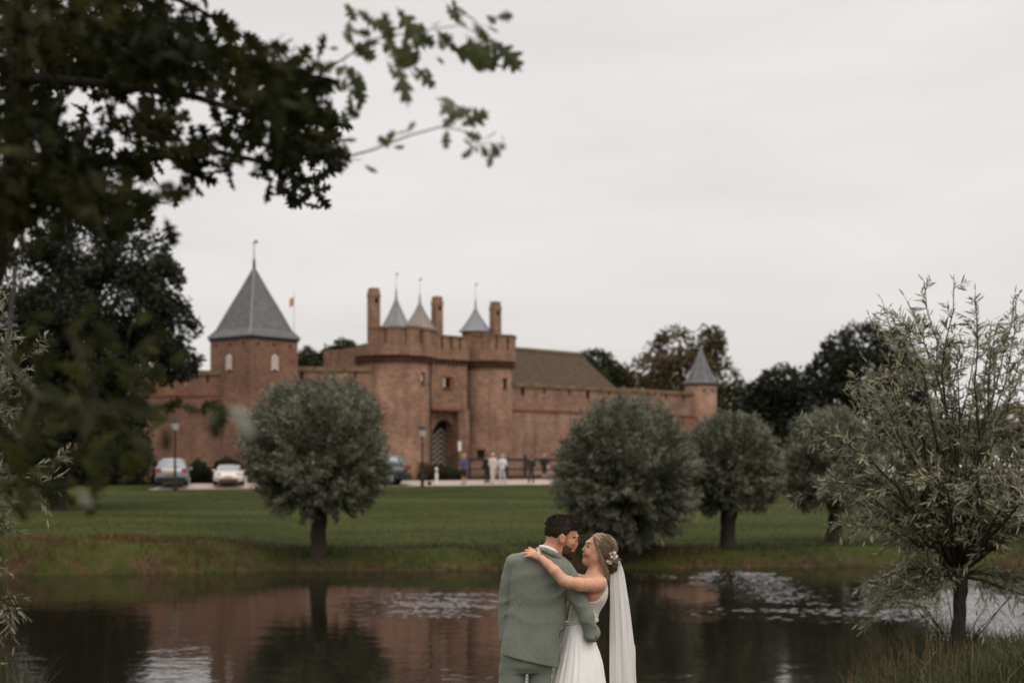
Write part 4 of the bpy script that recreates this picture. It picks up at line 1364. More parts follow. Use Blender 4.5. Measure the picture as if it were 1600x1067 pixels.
for (px, py, dx, dy) in ((350, 648, 52, 8), (362, 656, 44, 22), (350, 640, 36, -12), (338, 640, -20, 22), (262, 668, -8, 44), (252, 660, 18, 36), (120, 765, 30, 24), (130, 755, 36, 10), (66, 600, 44, 30), (205, 510, 22, -30), (175, 560, 40, 20)):
    D0 = 2.9
    p0, p1 = tx(px, py, D0), tx(px + dx, py + dy, D0)
    single_leaf(br, p0, p1 - p0, np.array([0.1, -0.7, 0.7]), float(np.linalg.norm(p1 - p0)) * 0.95, 'leaf_silver' if px > 330 or px == 120 else 'leaf_front')
for (a_, b_) in (((150, 640, 3.0), (110, 520, 3.1)), ((200, 646, 2.95), (240, 520, 2.95)), ((150, 640, 3.0), (100, 765, 2.95)), ((250, 650, 2.9), (262, 690, 2.9)), ((60, 620, 3.4), (30, 700, 3.2))):
    NP().tube([tx(*a_), (tx(*a_) + tx(*b_)) / 2 + np.array([0, 0, 0.01]), tx(*b_)], [0.003, 0.002, 0.0012], 5).build('twig', 'twig', br)

# ---- grasses
rng = np.random.default_rng(51)


def grass(name, X, Y, H, Wd, lean, tint, mat, label, zoff=0.0):
    B = np.stack([X, Y, terrain(X, Y) - 0.02 + zoff], 1)
    V, Q, t = blades(B, H, Wd, lean, tint)
    return prop(mesh_np(name, V, Q, mat, None, t), label, kind='stuff')


k = 52000
X = np.concatenate([rng.uniform(1.8, 8.0, int(k * .72)), rng.uniform(-7.0, -2.9, k - int(k * .72))])
Y = rng.uniform(9.5, 18.2, k)
cl = hsh(X * 2.3, Y * 2.0) * 0.5 + 0.5
keep = (terrain(X, Y) > -0.03) & (rng.uniform(size=k) < 0.35 + 0.65 * cl)
X, Y, cl = X[keep], Y[keep], cl[keep]
grass('bank_grass', X, Y, (0.14 + 0.30 * cl ** 2 + 0.14 * rng.uniform(size=len(X))) * np.where(rng.uniform(size=len(X)) < .04, 1.7, 1), rng.uniform(0.006, 0.011, len(X)), rng.uniform(0.2, 0.9, len(X)), np.clip(rng.normal(0.35, 0.22, len(X)), 0, 1), 'grass_blade', 'long uncut grass on the near bank under the willow')
# dry stalks with seed heads
k = 900
X = np.concatenate([rng.normal(3.0, 0.6, 260), rng.uniform(2.6, 8, 220), rng.uniform(-6.5, -3.2, 220), rng.uniform(-3, 2.6, 200)])
Y = np.concatenate([rng.uniform(11.5, 16.5, 700), rng.uniform(11.5, 13.5, 200)])
keep = terrain(X, Y) > -0.1
X, Y = X[keep], Y[keep]
grass('dry_grass', X, Y, rng.uniform(0.30, 0.75, len(X)), rng.uniform(0.005, 0.009, len(X)), rng.uniform(0.1, 0.5, len(X)), rng.uniform(0.2, 1, len(X)), 'grass_dry', 'dry straw-coloured stalks at the near water edge')
X = np.concatenate([rng.uniform(-6.0, -3.5, 500), rng.uniform(-3.0, -0.6, 40), rng.uniform(0.9, 2.8, 120)]); Y = np.concatenate([rng.uniform(11, 14.2, 500), rng.uniform(12, 13.4, 160)])
grass('bank_reeds', X, Y, np.concatenate([rng.uniform(0.35, 0.95, 500), rng.uniform(0.5, 0.95, 160)]), rng.uniform(0.008, 0.014, len(X)), rng.uniform(0.1, 0.5, len(X)), np.clip(rng.normal(0.35, 0.2, len(X)), 0, 1), 'grass_blade', 'tall green reed blades at the near water edge')
# the mown near bank round the couple
k = 16000
X, Y = rng.uniform(-4, 4, k), rng.uniform(1.5, 13.5, k)
keep = terrain(X, Y) > 0
X, Y = X[keep], Y[keep]
grass('near_turf', X, Y, rng.uniform(0.05, 0.13, len(X)), 0.007, rng.uniform(0.3, 0.9, len(X)), np.clip(rng.normal(0.3, 0.2, len(X)), 0, 1), 'grass_blade', 'short grass under the couple')
# far bank fringe
k = 34000
X = rng.uniform(-24, 24, k)
Y = shore_far(X) + rng.uniform(-0.7, 2.6, k)
cl = np.clip(hsh(X * 1.3, Y * 2.2) * 0.6 + 0.5, 0, 1)
keep = (terrain(X, Y) > -0.08) & (rng.uniform(size=k) < 0.25 + 0.75 * cl)
X, Y, cl = X[keep], Y[keep], cl[keep]
dry = hsh(X * 0.55 + 3, Y * 0.4) + 1.1 * (X < -7.5) * (X > -17) > 0.62
grass('bank_fringe', X[~dry], Y[~dry], 0.08 + 0.24 * cl[~dry] * rng.uniform(0.4, 1, (~dry).sum()), 0.022, rng.uniform(0.2, 0.8, (~dry).sum()), np.clip(rng.normal(0.28, 0.2, (~dry).sum()), 0, 1), 'grass_blade', 'green tufts along the far waterline')
grass('dry_fringe', X[dry], Y[dry], 0.12 + 0.22 * cl[dry] * rng.uniform(0.5, 1, dry.sum()), 0.022, rng.uniform(0.3, 0.9, dry.sum()), np.clip(rng.normal(0.3, 0.22, dry.sum()), 0, 1), 'grass_dry', 'brown dry tufts on the far bank')
# lawn blades
k = 70000
Y = 43 + 40 * rng.uniform(0, 1, k) ** 1.5
X = rng.uniform(-0.42, 0.42, k) * Y
keep = (Y > shore_far(X) + 1.8) & (Y < path_front(X) - 0.1)
X, Y = X[keep], Y[keep]
grass('lawn_grass', X, Y, rng.uniform(0.03, 0.07, len(X)), 0.03, rng.uniform(0.4, 1.2, len(X)), np.clip(0.4 + 0.3 * hsh(X * 0.4, Y * 0.5) + rng.normal(0, 0.18, len(X)), 0, 1), 'grass_lawn', 'mown grass of the sloping lawn')
X = rng.uniform(-3, 14, 9000); Y = path_front(X) + 4.8 + rng.uniform(0, 3.2, 9000)
grass('verge_grass', X, Y, rng.uniform(0.15, 0.4, len(X)), 0.04, rng.uniform(0.3, 0.9, len(X)), np.clip(rng.normal(0.45, 0.25, len(X)), 0, 1), 'grass_dry', 'dry verge grass between drive and castle wall')
# weeds at the foot of the lone willow
for (px, py, n_) in ((470, 872, 500), (500, 876, 400), (975, 870, 700), (1300, 858, 300)):
    pass

# ------------------------------------------------------------------ cars
def mat_paint(name, c, rough=0.28, metal=0.0):
    m, n, b = mat_base(name, rough, 0.5)
    f = noise_node(n, 3, 3)
    n.links.new(ramp(n, f, [(0.3, tuple(x * 0.9 for x in c)), (0.7, c)]), b.inputs['Base Color'])
    b.inputs['Metallic'].default_value = metal
    b.inputs['Coat Weight'].default_value = 0.4
    return m


mat_paint('paint_silver', (0.36, 0.37, 0.39), 0.3, 0.3)
mat_paint('paint_cream', (0.74, 0.66, 0.60), 0.35)
mat_paint('paint_navy', (0.045, 0.052, 0.07), 0.25, 0.2)
mat_noise('glass_car', (0.16, 0.19, 0.2), (0.26, 0.29, 0.3), 1.0, 0.08, 0.9)
mat_noise('tyre', (0.010, 0.010, 0.010), (0.02, 0.02, 0.02), 6, 0.8)
mat_noise('rim', (0.35, 0.35, 0.36), (0.5, 0.5, 0.5), 3, 0.4, 0.5, metal=0.3)
mat_noise('tail_light', (0.30, 0.03, 0.025), (0.45, 0.07, 0.05), 5, 0.3, 0.5)
mat_noise('plate_yellow', (0.5, 0.24, 0.07), (0.6, 0.32, 0.1), 4, 0.5)
mat_noise('plastic_dark', (0.012, 0.012, 0.014), (0.025, 0.025, 0.028), 5, 0.6)
mat_noise('leather', (0.05, 0.04, 0.035), (0.08, 0.06, 0.05), 5, 0.6)


def rings(mb, R):
    n = len(R[0])
    mb_v = [p for r in R for p in r]
    fs = []
    for i in range(len(R) - 1):
        for j in range(n):
            a, c = i * n + j, i * n + (j + 1) % n
            fs.append((a, c, c + n, a + n))
    fs += [tuple(range(n - 1, -1, -1)), tuple((len(R) - 1) * n + j for j in range(n))]
    mb.add(mb_v, fs)
    return mb


def body_ring(y, w, zl, zh):
    zm = lerp(zl, zh, 0.55)
    h = [(w * 0.90, zl), (w * 0.985, zl + 0.1), (w, zm), (w * 0.965, zh - 0.07), (w * 0.86, zh), (w * 0.4, zh + 0.015)]
    return [(x, y, z) for x, z in h] + [(-x, y, z) for x, z in h[::-1]]


def cabin_ring(y, wb, wr, zb, zr):
    h = [(wb, zb), (lerp(wb, wr, 0.9), lerp(zb, zr, 0.86)), (wr * 0.86, zr), (wr * 0.4, zr + 0.02)]
    return [(x, y, z) for x, z in h] + [(-x, y, z) for x, z in h[::-1]]


def wheel(parent, x, y, r, w=0.2):
    s = 1 if x > 0 else -1
    t = MB()
    pr = [(r * 0.62, -w / 2), (r * 0.94, -w / 2), (r, -w / 2 + 0.04), (r, w / 2 - 0.04), (r * 0.94, w / 2), (r * 0.62, w / 2)]
    t.lathe((0, 0, 0), pr, 20)
    t.v = [(x + c * 1.0, y + a, r + b_) for a, b_, c in t.v]
    o = t.build('wheel', 'tyre', parent)
    q = MB()
    q.lathe((0, 0, 0), [(r * 0.60, -0.012), (r * 0.60, 0.012)], 16)
    q.v = [(x + s * (w / 2 + 0.004) + c, y + a, r + b_) for a, b_, c in q.v]
    q.build('rim', 'rim', o)
    for k in range(5):
        a = k * 2 * math.pi / 5
        q = MB().obox((x + s * (w / 2 + 0.024), y + 0.3 * r * math.cos(a), r + 0.3 * r * math.sin(a)), (0.008, 0, 0), (0, 0.26 * r * math.cos(a), 0.26 * r * math.sin(a)), (0, -0.05 * r * math.sin(a), 0.05 * r * math.cos(a)))
        q.build('spoke', 'tyre', o)


def car(name, px, py, rz, label, paint, st, cab, L, Wd, wheels, extra):
    g = ground_at(px, py, 70)
    e = empty(name, (g[0], g[1], g[2] + 0.035), rz, label, 'car')
    b = rings(MB(), [body_ring(*s) for s in st]).build('body', paint, e, True)
    if cab:
        rings(MB(), [cabin_ring(*s) for s in cab]).build('window_glass', 'glass_car', e, True)
        top = [c for c in cab if c[4] > max(q[4] for q in cab) - 0.14]
        rings(MB(), [[(x, s[0], s[4] + z) for x, z in ((s[2] * 0.93, -0.05), (s[2] * 0.8, 0.035), (s[2] * 0.3, 0.055), (-s[2] * 0.3, 0.055), (-s[2] * 0.8, 0.035), (-s[2] * 0.93, -0.05))] for s in top]).build('roof', paint, e, True)
        for sx in (-1, 1):
            for i in range(len(cab) - 1):
                a_, c_ = cab[i], cab[i + 1]
                if abs(a_[4] - c_[4]) > 0.15:
                    MB().tube([(sx * a_[1] * 0.985, a_[0], a_[3]) if a_[4] < c_[4] else (sx * c_[1] * 0.985, c_[0], c_[3]), (sx * (c_ if a_[4] < c_[4] else a_)[2] * 0.95, (c_ if a_[4] < c_[4] else a_)[0], (c_ if a_[4] < c_[4] else a_)[4] - 0.03)], 0.045, 5).build('pillar', paint, e)
    for (y, r) in wheels:
        for s in (-1, 1):
            wheel(e, s * (Wd / 2 - 0.09), y, r)
    extra(e, b)
    return e


def ex_estate(e, b):
    for s in (-1, 1):
        MB().obox((s * 0.70, -2.20, 0.86), (0.15, 0, 0), (0, 0.06, 0), (0, 0, 0.10)).build('tail_light', 'tail_light', e)
        MB().obox((s * 0.95, 0.75, 0.98), (0.09, 0, 0), (0, 0.06, 0), (0, 0, 0.07)).build('wing_mirror', 'paint_silver', e)
        MB().obox((s * 0.62, 2.16, 0.66), (0.2, 0, 0), (0, 0.06, 0), (0, 0, 0.08)).build('headlight', 'white_paint', e)
    MB().obox((0, -2.275, 0.70), (0.26, 0, 0), (0, 0.012, 0), (0, 0, 0.06)).build('number_plate', 'plate_yellow', e)
    MB().obox((0, -2.20, 0.34), (0.8, 0, 0), (0, 0.09, 0), (0, 0, 0.14)).build('bumper', 'plastic_dark', e)


car('parked_car', 270.5, 759.5, math.radians(11), 'silver estate car with red tail lights parked on the drive', 'paint_silver',
    [(-2.2, 0.74, 0.42, 0.86), (-2.12, 0.84, 0.30, 0.97), (-1.4, 0.88, 0.22, 1.0), (0, 0.89, 0.2, 0.97), (1.0, 0.88, 0.22, 0.93), (1.8, 0.84, 0.25, 0.8), (2.18, 0.66, 0.32, 0.66)],
    [(-2.05, 0.80, 0.70, 0.95, 1.0), (-1.75, 0.80, 0.62, 0.96, 1.42), (-0.9, 0.82, 0.64, 0.97, 1.49), (0.1, 0.82, 0.64, 0.96, 1.48), (0.95, 0.80, 0.70, 0.92, 0.98)], 4.4, 1.76, [(-1.35, 0.31), (1.35, 0.31)], ex_estate)


def ex_roadster(e, b):
    # front faces local +y
    for s in (-1, 1):
        MB().obox((s * 0.55, 1.86, 0.66), (0.11, -s * 0.04, 0), (0, 0.03, 0), (0, 0, 0.028)).build('headlight', 'plastic_dark', e)
        MB().obox((s * 0.84, 0.45, 0.86), (0.08, 0, 0), (0, 0.06, 0), (0, 0, 0.05)).build('wing_mirror', 'paint_cream', e)
        MB().tube([(s * 0.66, 0.62, 0.80), (s * 0.55, 0.25, 1.12)], 0.03, 5).build('windscreen_post', 'paint_cream', e)
        o = MB().obox((s * 0.34, -0.55, 0.72), (0.22, 0, 0), (0, 0.25, 0), (0, 0, 0.1)).build('seat', 'leather', e)
        MB().obox((s * 0.34, -0.82, 0.93), (0.20, 0, 0), (0, 0.06, 0), (0, 0, 0.16)).build('headrest', 'leather', o)
    MB().tube([(-0.55, 0.25, 1.12), (0, 0.22, 1.15), (0.55, 0.25, 1.12)], 0.028, 5).build('windscreen_frame', 'paint_cream', e)
    MB().add([(-0.66, 0.60, 0.80), (0.66, 0.60, 0.80), (0.55, 0.25, 1.11), (-0.55, 0.25, 1.11), (-0.66, 0.585, 0.80), (0.66, 0.585, 0.80), (0.55, 0.235, 1.11), (-0.55, 0.235, 1.11)], [(0, 1, 2, 3), (7, 6, 5, 4), (0, 4, 5, 1), (1, 5, 6, 2), (2, 6, 7, 3), (3, 7, 4, 0)]).build('windscreen', 'glass_car', e)
    MB().obox((0, 1.985, 0.50), (0.2, 0, 0), (0, 0.012, 0), (0, 0, 0.045)).build('number_plate', 'plate_yellow', e)
    MB().obox((0, 1.93, 0.31), (0.5, 0, 0), (0, 0.05, 0), (0, 0, 0.055)).build('air_intake', 'plastic_dark', e)


car('parked_car', 358, 759, math.radians(190), 'cream white open convertible parked facing the water', 'paint_cream',
    [(-1.95, 0.62, 0.36, 0.72), (-1.7, 0.78, 0.26, 0.84), (-1.0, 0.83, 0.2, 0.86), (-0.9, 0.83, 0.2, 0.82), (0.3, 0.82, 0.2, 0.80), (0.9, 0.84, 0.2, 0.82), (1.5, 0.83, 0.22, 0.76), (1.8, 0.76, 0.26, 0.66), (1.97, 0.56, 0.34, 0.56)],
    None, 3.95, 1.68, [(-1.15, 0.29), (1.15, 0.29)], ex_roadster)


def ex_suv(e, b):
    for s in (-1, 1):
        MB().obox((s * 0.72, -2.24, 1.0), (0.14, 0, 0), (0, 0.06, 0), (0, 0, 0.13)).build('tail_light', 'tail_light', e)
        MB().obox((s * 0.98, 0.8, 1.08), (0.1, 0, 0), (0, 0.06, 0), (0, 0, 0.08)).build('wing_mirror', 'paint_navy', e)
    MB().obox((0, -2.33, 0.78), (0.26, 0, 0), (0, 0.012, 0), (0, 0, 0.06)).build('number_plate', 'plate_yellow', e)
    MB().obox((0, -2.25, 0.42), (0.84, 0, 0), (0, 0.1, 0), (0, 0, 0.14)).build('bumper', 'plastic_dark', e)
    for s in (-1, 1):
        MB().tube([(s * 0.62, -1.7, 1.66), (s * 0.63, -0.6, 1.72), (s * 0.62, 0.3, 1.68)], 0.02, 5).build('roof_rail', 'rim', e)


car('parked_car', 578, 757.5, math.radians(82), 'dark blue sport utility car half hidden behind the lone willow', 'paint_navy',
    [(-2.26, 0.76, 0.46, 1.02), (-2.16, 0.88, 0.36, 1.08), (-1.4, 0.92, 0.28, 1.1), (0, 0.93, 0.26, 1.06), (1.0, 0.92, 0.28, 1.02), (1.9, 0.88, 0.3, 0.92), (2.26, 0.7, 0.38, 0.76)],
    [(-2.14, 0.84, 0.74, 1.06, 1.12), (-1.8, 0.84, 0.68, 1.08, 1.58), (-0.9, 0.86, 0.70, 1.09, 1.66), (0.1, 0.86, 0.70, 1.08, 1.64), (1.0, 0.84, 0.74, 1.02, 1.08)], 4.5, 1.86, [(-1.4, 0.36), (1.4, 0.36)], ex_suv)

# ------------------------------------------------------------------ street furniture
mat_noise('lamp_glass', (0.42, 0.42, 0.40), (0.55, 0.55, 0.52), 3, 0.3, 0.5)


def street_lamp(px, py, ptop, label):
    g = ground_at(px, py, 70)
    h = (py - ptop) * g[1] / FPX
    e = empty('street_lamp', tuple(g), 0, label, 'street lamp', 'street lamps along the drive')
    MB().lathe((0, 0, 0), [(0.11, -0.2), (0.11, 0.5), (0.07, 0.6), (0.055, h * 0.6), (0.045, h - 0.62)], 10).build('post', 'iron', e)
    MB().lathe((0, 0, h - 0.62), [(0.06, 0), (0.15, 0.06), (0.24, 0.42), (0.22, 0.44), (0.05, 0.44)], 10).build('lantern', 'lamp_glass', e)
    MB().lathe((0, 0, h - 0.18), [(0.29, 0), (0.27, 0.05), (0.10, 0.15), (0.03, 0.2)], 10).build('lamp_cap', 'iron', e)
    return e


street_lamp(660, 760, 666, 'street lamp with pale lantern between dark car and gate')
street_lamp(273.5, 767, 655, 'street lamp standing in front of the silver car')


def post(name, px, py, ptop, r, mat, label, cat, group=None, cap=None):
    g = ground_at(px, py, 70)
    h = (py - ptop) * g[1] / FPX
    e = empty(name, tuple(g), 0, label, cat, group)
    MB().lathe((0, 0, 0), [(r, -0.2), (r, h - 0.06), (r * 0.7, h)], 8).build('shaft', mat, e)
    MB().lathe((0, 0, 0), [(r * 1.02, h * 0.72), (r * 1.08, h * 0.74), (r * 1.08, h * 0.80), (r * 1.02, h * 0.82)], 8).build('band', cap or 'black_paint', e)
    return e


post('white_post', 247.5, 757, 728, 0.075, 'white_paint', 'white post left of the silver car', 'post', 'white marker posts on the drive')
post('white_post', 294, 758, 744, 0.07, 'white_paint', 'short white post at the right rear corner of silver car', 'post', 'white marker posts on the drive')
post('white_post', 384, 758, 744, 0.07, 'white_paint', 'short white post right of the convertible', 'post', 'white marker posts on the drive')
post('white_post', 682, 756, 730, 0.085, 'white_paint', 'white post in front of the chevron gate', 'post', 'white marker posts on the drive')
post('bollard', 671, 758, 752, 0.14, 'iron', 'low dark bollard at the drive edge right of the lamp', 'bollard')
# dark notice board on legs (left of the black clothed visitor)
# railing along the wall foot
ra, rb = px_at(703, 735, 88.2), px_at(905, 735, 92.5)
rl = empty('railing', (ra[0], ra[1], 2.42), math.atan2(rb[1] - ra[1], rb[0] - ra[0]), 'low dark timber railing along the castle wall behind the visitors', 'railing')
Ln = float(np.hypot(rb[0] - ra[0], rb[1] - ra[1]))
zr = HC + (HOR - 718) * 89 / FPX - 2.42
MB().box((0, -0.05, zr - 0.08), (Ln, 0.05, zr + 0.07)).build('rail', 'iron', rl)
MB().box((0, -0.03, zr * 0.5 - 0.05), (Ln, 0.03, zr * 0.5 + 0.04)).build('rail', 'iron', rl)
for k in range(8):
    MB().box((Ln * k / 7 - 0.06, -0.064, -0.6), (Ln * k / 7 + 0.06, 0.064, zr + (0.32 if k == 4 else 0.12))).build('post', 'iron', rl)


# ------------------------------------------------------------------ implicit surfaces (for people)
class Vox:
    def __init__(s, lo, hi, h):
        s.lo, s.h = np.array(lo, np.float32), float(h)
        s.n = np.ceil((np.array(hi) - np.array(lo)) / h).astype(int) + 1
        s.F = np.full(s.n, 60.0 * h, np.float32)

    def _sub(s, lo, hi):
        a = np.clip(np.floor((np.array(lo) - s.lo) / s.h).astype(int), 0, s.n)
        b = np.clip(np.ceil((np.array(hi) - s.lo) / s.h).astype(int) + 1, 0, s.n)
        sl = tuple(slice(i, j) for i, j in zip(a, b))
        ax = [(s.lo[k] + s.h * np.arange(a[k], b[k])).astype(np.float32) for k in range(3)]
        return sl, ax[0][:, None, None], ax[1][None, :, None], ax[2][None, None, :]

    def _join(s, sl, f, k, sub=False):
        a = s.F[sl]
        if sub:
            f = -f
            if k > 0:
                h = np.maximum(k - np.abs(a - f), 0) / k
                s.F[sl] = np.maximum(a, f) + h * h * k * 0.25
            else:
                s.F[sl] = np.maximum(a, f)
        else:
            if k > 0:
                h = np.maximum(k - np.abs(a - f), 0) / k
                s.F[sl] = np.minimum(a, f) - h * h * k * 0.25
            else:
                s.F[sl] = np.minimum(a, f)

    def cap(s, a, b, ra, rb=None, k=10.0, sub=False):
        rb = ra if rb is None else rb
        a, b = np.array(a, np.float32), np.array(b, np.float32)
        r = max(ra, rb) + 3 * s.h + k
        sl, X, Y, Z = s._sub(np.minimum(a, b) - r, np.maximum(a, b) + r)
        d = b - a
        dd = float(d @ d) + 1e-6
        t = np.clip(((X - a[0]) * d[0] + (Y - a[1]) * d[1] + (Z - a[2]) * d[2]) / dd, 0, 1)
        f = np.sqrt((X - a[0] - d[0] * t) ** 2 + (Y - a[1] - d[1] * t) ** 2 + (Z - a[2] - d[2] * t) ** 2) - (ra + (rb - ra) * t)
        s._join(sl, f, k, sub)
        return s

    def chain(s, pts, rad, k=10.0):
        for i in range(len(pts) - 1):
            s.cap(pts[i], pts[i + 1], rad[i], rad[i + 1], k)
        return s

    def ell(s, c, r, k=10.0, sub=False):
        c, r = np.array(c, np.float32), np.array(r, np.float32)
        m = r + 3 * s.h + k
        sl, X, Y, Z = s._sub(c - m, c + m)
        q = np.sqrt(((X - c[0]) / r[0]) ** 2 + ((Y - c[1]) / r[1]) ** 2 + ((Z - c[2]) / r[2]) ** 2)
        g = np.sqrt(((X - c[0]) / r[0] ** 2) ** 2 + ((Y - c[1]) / r[1] ** 2) ** 2 + ((Z - c[2]) / r[2] ** 2) ** 2) + 1e-6
        s._join(sl, q * (q - 1) / g, k, sub)
        return s

    def loft(s, zs, x0, x1, dep, cd, p=2.3, k=10.0, z0=None, z1=None):
        """body of superelliptic sections along z"""
        m = 6 * s.h
        z0 = zs[0] if z0 is None else z0
        z1 = zs[-1] if z1 is None else z1
        sl, X, Y, Z = s._sub((min(x0) - m, min(np.array(cd) - np.array(dep)) - m, z0), (max(x1) + m, max(np.array(cd) + np.array(dep)) + m, z1))
        zz = Z.ravel()
        A, B, Dp, Cd = (np.interp(zz, zs, q)[None, None, :].astype(np.float32) for q in (x0, x1, dep, cd))
        cx, a = (A + B) / 2, (B - A) / 2
        q = ((np.abs(X - cx) / a) ** p + (np.abs(Y - Cd) / Dp) ** p) ** (1 / p)
        f = (q - 1) * np.minimum(a, Dp) * 0.9
        f = np.maximum(f, np.maximum(z0 - Z, Z - z1))
        s._join(sl, f, k)
        return s

    def all(s):
        return s._sub(s.lo, s.lo + s.h * (s.n - 1))

    def keep(s, fn):
        """cut: keeps where fn <= 0"""
        sl, X, Y, Z = s.all()
        s.F[sl] = np.maximum(s.F[sl], fn(X, Y, Z))
        return s

    def push(s, fn):
        sl, X, Y, Z = s.all()
        s.F[sl] += fn(X, Y, Z)
        return s

    def mesh(s):
        F = s.F
        F[0], F[-1], F[:, 0], F[:, -1], F[:, :, 0], F[:, :, -1] = (9 * s.h,) * 6
        S = F < 0
        c = [S[i:S.shape[0] - 1 + i, j:S.shape[1] - 1 + j, k:S.shape[2] - 1 + k] for i in (0, 1) for j in (0, 1) for k in (0, 1)]
        tot = sum(q.astype(np.int8) for q in c)
        mask = (tot > 0) & (tot < 8)
        idx = np.full(mask.shape, -1, np.int32)
        I = np.argwhere(mask)
        idx[mask] = np.arange(len(I))
        acc = np.zeros((len(I), 3), np.float32); cnt = np.zeros(len(I), np.float32)
        offs = [(i, j, k) for i in (0, 1) for j in (0, 1) for k in (0, 1)]
        val = {o: F[I[:, 0] + o[0], I[:, 1] + o[1], I[:, 2] + o[2]] for o in offs}
        for o in offs:
            for ax in range(3):
                if o[ax] == 0:
                    p = list(o); p[ax] = 1
                    a, b = val[o], val[tuple(p)]
                    m = (a < 0) != (b < 0)
                    t = np.where(m, a / (a - b + 1e-12 * (a == b)), 0)
                    q = np.tile(np.array(o, np.float32), (len(I), 1))
                    q[:, ax] = t
                    acc += q * m[:, None]
                    cnt += m
        V = (I + acc / cnt[:, None]) * s.h + s.lo
        Fc = []
        for ax in range(3):
            o1, o2 = [(1, 2), (2, 0), (0, 1)][ax]
            A = np.take(S, range(S.shape[ax] - 1), ax); B = np.take(S, range(1, S.shape[ax]), ax)
            E = np.argwhere(A != B)
            E = E[(E[:, o1] > 0) & (E[:, o2] > 0) & (E[:, o1] < mask.shape[o1]) & (E[:, o2] < mask.shape[o2])]
            flip = A[E[:, 0], E[:, 1], E[:, 2]]
            def cell(d1, d2):
                q = E.copy(); q[:, o1] -= d1; q[:, o2] -= d2
                return idx[q[:, 0], q[:, 1], q[:, 2]]
            quad = np.stack([cell(1, 1), cell(0, 1), cell(0, 0), cell(1, 0)], 1)
            quad[~flip] = quad[~flip][:, ::-1]
            Fc.append(quad)
        Fq = np.vstack(Fc)
        Fq = Fq[(Fq >= 0).all(1)]
        E = np.concatenate([Fq[:, [0, 1]], Fq[:, [1, 2]], Fq[:, [2, 3]], Fq[:, [3, 0]]])
        deg = np.bincount(E.ravel(), minlength=len(V)).astype(np.float32)[:, None] + 1e-6
        for w in (0.5, 0.5, 0.35):          # even out the voxel steps
            A = np.stack([np.bincount(E[:, 0], V[E[:, 1], c], len(V)) + np.bincount(E[:, 1], V[E[:, 0], c], len(V)) for c in range(3)], 1)
            V = V + w * (A / deg - V)
        return V, Fq


def cloth(name, c1, c2, scale=40, rough=0.9, bmp=0.25, sheen=0.2, spec=0.15, bdist=0.004):
    m = mat_noise(name, c1, c2, scale, rough, spec, bmp, bdist)
    m.node_tree.nodes['Principled BSDF'].inputs['Sheen Weight'].default_value = sheen
    return m


mat_noise('skin_visitor', (0.40, 0.22, 0.15), (0.48, 0.28, 0.2), 6, 0.6)
cloth('cloth_blue', (0.055, 0.06, 0.115), (0.085, 0.09, 0.155), 12)
cloth('cloth_black', (0.010, 0.010, 0.011), (0.02, 0.02, 0.021), 12)
cloth('cloth_beige', (0.48, 0.44, 0.38), (0.58, 0.53, 0.46), 12)
cloth('cloth_white', (0.58, 0.58, 0.6), (0.68, 0.68, 0.7), 12)
cloth('cloth_pale_jeans', (0.36, 0.38, 0.42), (0.46, 0.48, 0.52), 12)
cloth('cloth_dark_green', (0.020, 0.022, 0.016), (0.035, 0.036, 0.026), 12)
mat_noise('hair_grey', (0.38, 0.36, 0.33), (0.5, 0.48, 0.44), 20, 0.8)
mat_noise('hair_dark', (0.03, 0.022, 0.016), (0.06, 0.045, 0.03), 20, 0.7)
mat_noise('hair_blond', (0.45, 0.36, 0.24), (0.58, 0.48, 0.34), 20, 0.7)
mat_noise('shoe', (0.015, 0.013, 0.012), (0.04, 0.035, 0.03), 8, 0.6)


